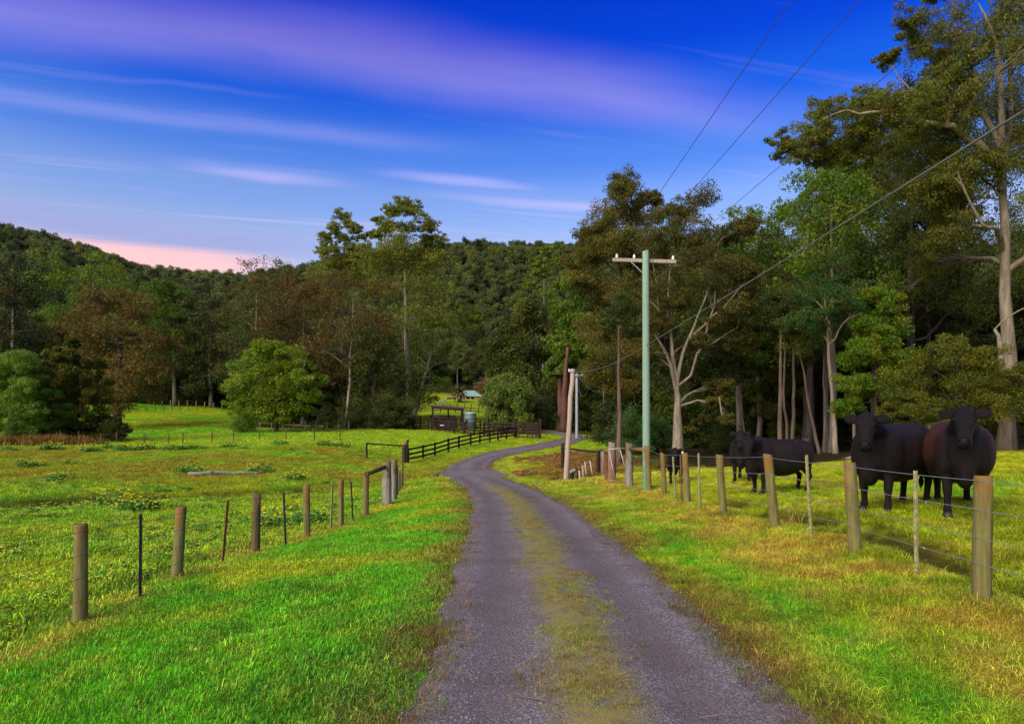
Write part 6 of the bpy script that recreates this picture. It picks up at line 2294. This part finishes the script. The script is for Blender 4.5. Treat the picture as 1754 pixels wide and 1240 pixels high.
M['hide_black'] = mat_hide('black_hide', (.0055, .0040, .0034), (.010, .0068, .0052), (.0135, .0078, .0056))
M['hide_brown'] = mat_hide('brown_black_hide', (.0058, .0042, .0036), (.011, .0070, .0052), (.046, .0160, .0080))
M['muzzle'] = mat_plain('wet_muzzle', (.0050, .004, .004), .6, 0, .3, 30, None, .12)
M['eye'] = mat_plain('dark_eye', (.003, .002, .002), .35, 0, .1, 3, None, .12)
M['hoof'] = mat_plain('dark_hoof', (.020, .016, .014), .5, 0, .4, 20)
M['ear_tag'] = mat_plain('yellow_ear_tag', (.62, .58, .30), .5, 0, .1, 5)


def oval(c, sx, up, hw, hh, n=22, p=2.3):
    c, sx, up = Vector(c), Vector(sx), Vector(up)
    out = []
    for j in range(n):
        a = 6.2832 * j / n
        ca, sa = math.cos(a), math.sin(a)
        out.append(c + sx * (hw * math.copysign(abs(ca) ** (2 / p), ca)) + up * (hh * math.copysign(abs(sa) ** (2 / p), sa)))
    return out


def make_cow(name, label, cat, x, y, heading, head_yaw, scale, hide, fat=1.0, head_drop=0.0, step=(0, 0, 0, 0), tag_side=0, calf=False, tail=.0, group=None):
    """heading: direction the body faces, degrees clockwise from 'towards the camera'; head_yaw: head against body"""
    mb = MB()
    rings = [(-.86, .93, .10, .16), (-.80, .92, .19, .28), (-.68, .93, .26, .38), (-.50, .925, .31, .435), (-.30, .905, .345, .445), (-.05, .885, .40 * fat, .46), (.22, .885, .415 * fat, .46), (.45, .91, .39 * fat, .44), (.62, .95, .355, .40),
             (.78, .965, .33, .365), (.92, .99, .255, .29), (1.0, 1.01, .14, .18), (1.03, 1.02, .07, .10)]
    if calf:
        rings = [(a, b + .05, c * .85, d * .82) for a, b, c, d in rings]
    mb.loft([oval((0, a, b), (1, 0, 0), (0, 0, 1), c, d, 24, 2.35) for a, b, c, d in rings])
    yw = R(head_yaw)
    f = Vector((math.sin(yw), -math.cos(yw), 0))
    fh = Vector((math.sin(yw * .55), -math.cos(yw * .55), 0))
    base = Vector((0, -.52, 1.06))
    nend = base + fh * .56 + Vector((0, 0, .33 - head_drop))
    side0, side1 = Vector((1, 0, 0)), Vector((math.cos(yw), math.sin(yw), 0))
    nr = []
    for t, hw, hh in ((0, .25, .33), (.25, .215, .29), (.5, .18, .245), (.75, .150, .20), (1.0, .125, .165), (1.12, .09, .12)):
        c = base.lerp(nend, t) + Vector((0, 0, .035 * math.sin(t * 3)))
        s = side0.lerp(side1, t).normalized()
        up = Vector((0, 0, 1)) * .85 - fh * -.35
        up.normalize()
        nr.append(oval(c, s, up, hw, hh, 18, 2.1))
    mb.loft(nr)
    # shoulder, brisket, hip bones
    for sx in (-1, 1):
        mb.ball((sx * .24, -.50, .88), (.13, .24, .36), 12, 8)
        mb.ball((sx * .27, .62, .93), (.13, .30, .33), 12, 8)
        mb.ball((sx * .21, .42, 1.27 if not calf else 1.22), (.10, .12, .07), 10, 6)
    mb.ball((0, -.72, .64), (.13, .20, .25), 12, 8)
    mb.ball((0, -.45, 1.335 if not calf else 1.27), (.10, .24, .06), 10, 6)
    # head
    poll = nend + f * .05 + Vector((0, 0, .09))
    ax = (f * .52 + Vector((0, 0, -.855))).normalized()
    nm = (f * .855 + Vector((0, 0, .52))).normalized()
    hs = 1.06
    hr = []
    for t, hw, hh, off in ((-.085, .060, .06, -.02), (-.05, .112, .105, -.015), (.02, .140, .130, -.002), (.09, .150, .140, .002), (.16, .146, .142, 0), (.24, .124, .132, -.006), (.31, .104, .116, -.012), (.37, .098, .104, -.014), (.43, .106, .096, -.012), (.475, .104, .078, -.010), (.50, .070, .046, -.010)):
        hr.append(oval(poll + ax * (t * hs) + nm * (off * hs), side1, nm, hw * hs * .86, hh * hs, 18, 2.3))
    mb.loft(hr)
    mb.ball(poll - ax * .045 * hs, (.085, .085, .065), 10, 6)
    for sg in (-1, 1):
        mb.ball(poll + ax * .145 * hs + side1 * sg * .100 * hs + nm * .088 * hs, (.044, .040, .036), 8, 6)
        # ear: a leaf-shaped loft held out sideways
        e0 = poll + ax * .02 * hs + side1 * sg * .092 * hs - nm * .03
        dr = (side1 * sg + Vector((0, 0, .32)) - f * .15).normalized()
        upv = (Vector((0, 0, 1)) - dr * dr.z).normalized()
        thick = dr.cross(upv)
        er = []
        for t, w, th in ((0, .036, .034), (.045, .058, .032), (.10, .082, .028), (.155, .084, .024), (.205, .062, .020), (.24, .024, .016)):
            er.append(oval(e0 + dr * t * hs * .88 - Vector((0, 0, .5 * t * t)), upv, thick, w * hs, th * hs, 12, 2.0))
        mb.loft(er)
    # legs
    def leg(pts):
        rr = []
        for (px, py, pz, rx, ry) in pts:
            rr.append(oval((px, py, pz), (1, 0, 0), (0, 1, 0), rx, ry, 14, 2.1))
        mb.loft(rr)
    hooves = []
    for i, sx in enumerate((-1, 1)):
        dy = step[i]
        X = sx * .205
        leg([(X, -.50, .98, .12, .20), (X, -.50, .72, .105, .135), (X * 1.0, -.51 + dy * .25, .58, .082, .095), (X * .98, -.53 + dy * .5, .47, .066, .072), (X * .96, -.535 + dy * .6, .37, .066, .070), (X * .96, -.525 + dy * .75, .28, .050, .053), (X * .96, -.52 + dy * .85, .17, .046, .050), (X * .97, -.525 + dy * .92, .105, .058, .062), (X * .98, -.545 + dy, .06, .056, .062), (X * .98, -.56 + dy, .0, .064, .074)])
        hooves.append((X * .98, -.56 + dy))
        dy = step[2 + i]
        X = sx * .215
        leg([(X, .66, 1.02, .17, .26), (X * 1.05, .62, .80, .155, .215), (X * 1.05, .66 + dy * .2, .65, .115, .15), (X, .76 + dy * .4, .53, .078, .095), (X * .95, .86 + dy * .6, .44, .060, .078), (X * .93, .845 + dy * .7, .35, .052, .060), (X * .93, .815 + dy * .85, .20, .048, .052), (X * .94, .80 + dy * .95, .11, .058, .062), (X * .95, .775 + dy, .055, .056, .064), (X * .95, .76 + dy, .0, .064, .075)])
        hooves.append((X * .95, .76 + dy))
    # tail
    mb.tube([(0, .98, 1.20), (tail * .3, 1.05, 1.10), (tail * .6, 1.08, .85), (tail * .9, 1.07, .60), (tail, 1.05, .45)], [.05, .036, .026, .022, .02], 8)
    mb.tube([(tail, 1.05, .48), (tail, 1.05, .38), (tail, 1.04, .26)], [.03, .05, .012], 8)
    me = mb.mesh('cow_shape')
    tmp = link('cow_shape', me)
    md = tmp.modifiers.new('r', 'REMESH')
    md.mode = 'VOXEL'
    md.voxel_size = .021
    md.use_smooth_shade = True
    sm = tmp.modifiers.new('s', 'SMOOTH')
    sm.factor = .5
    sm.iterations = 5
    dg = bpy.context.evaluated_depsgraph_get()
    body = bpy.data.meshes.new_from_object(tmp.evaluated_get(dg))
    bpy.data.objects.remove(tmp)
    body.name = 'body'
    body.materials.clear()
    body.materials.append(hide)
    o = thing(name, label, cat, (x, y, gz(x, y) - .015), -R(heading) - math.atan2(x, y), group)
    o.scale = (scale, scale, scale)
    b = link('body', body, o)
    for sg in (-1, 1):
        MB().ball(poll + ax * .150 * hs + side1 * sg * .114 * hs + nm * .096 * hs, (.024, .022, .022), 10, 8).build('eye', M['eye'], o)
    mz = MB().loft([oval(poll + ax * (t * hs) + nm * (off * hs), side1, nm, hw * hs * .88, hh * hs, 18, 2.2) for t, hw, hh, off in ((.40, .060, .030, .058), (.43, .086, .048, .040), (.465, .094, .058, .018), (.500, .074, .044, -.002), (.514, .034, .02, -.008))]).build('muzzle', M['muzzle'], o)
    for sg in (-1, 1):
        MB().ball(poll + ax * .435 * hs + side1 * sg * .050 * hs + nm * .080 * hs, (.022, .018, .020), 8, 6).build('nostril', M['eye'], mz)
    for hx, hy in hooves:
        MB().loft([oval((hx, hy - yy, zz), (1, 0, 0), (0, 1, 0), a, c, 14, 2.4) for zz, a, c, yy in ((-.01, .066, .078, .012), (.035, .062, .072, .004), (.065, .052, .058, 0))]).build('hoof', M['hoof'], o)
    if tag_side:
        e0 = poll + side1 * tag_side * .27 * hs + f * .05 + Vector((0, 0, -.05))
        MB().beam(e0, e0 + Vector((0, 0, -.085)), .065, .008, f).build('ear_tag', M['ear_tag'], o)
    return o


def herd():
    g = 'black cattle watching from the right paddock'
    make_cow('cow', 'brown-tinged black cow facing the camera, nearest the right edge', 'cow', PX(1642, 10.9), 10.9, -6, -8, 1.05, M['hide_brown'], 1.16, .04, (-.10, .06, .0, .05), group=g)
    make_cow('cow', 'big black cow between two fence posts, body angled back to the right', 'cow', PX(1528, 11.4), 11.4, 24, 22, 1.03, M['hide_black'], 1.05, .07, (.04, -.06, .05, -.05), group=g)
    make_cow('cow', 'black cow seen side-on behind the third fence post, head turned to the camera', 'cow', PX(1330, 16.6), 16.6, 50, 47, .95, M['hide_black'], 1.02, .12, (.03, -.04, .05, -.04), group=g)
    make_cow('cow', 'black cow half hidden behind the side-on cow, only head and shoulder showing', 'cow', PX(1274, 20.2), 20.2, 6, 4, .96, M['hide_black'], 1.0, .04, (0, .03, 0, 0), group=g)
    make_cow('calf', 'small dark calf with an ear tag standing in front of the pale forked gum', 'calf', PX(1160, 22.6), 22.6, 6, 5, .80, M['hide_brown'], .92, .10, (0, 0, 0, 0), 1, True, group=g)


herd()
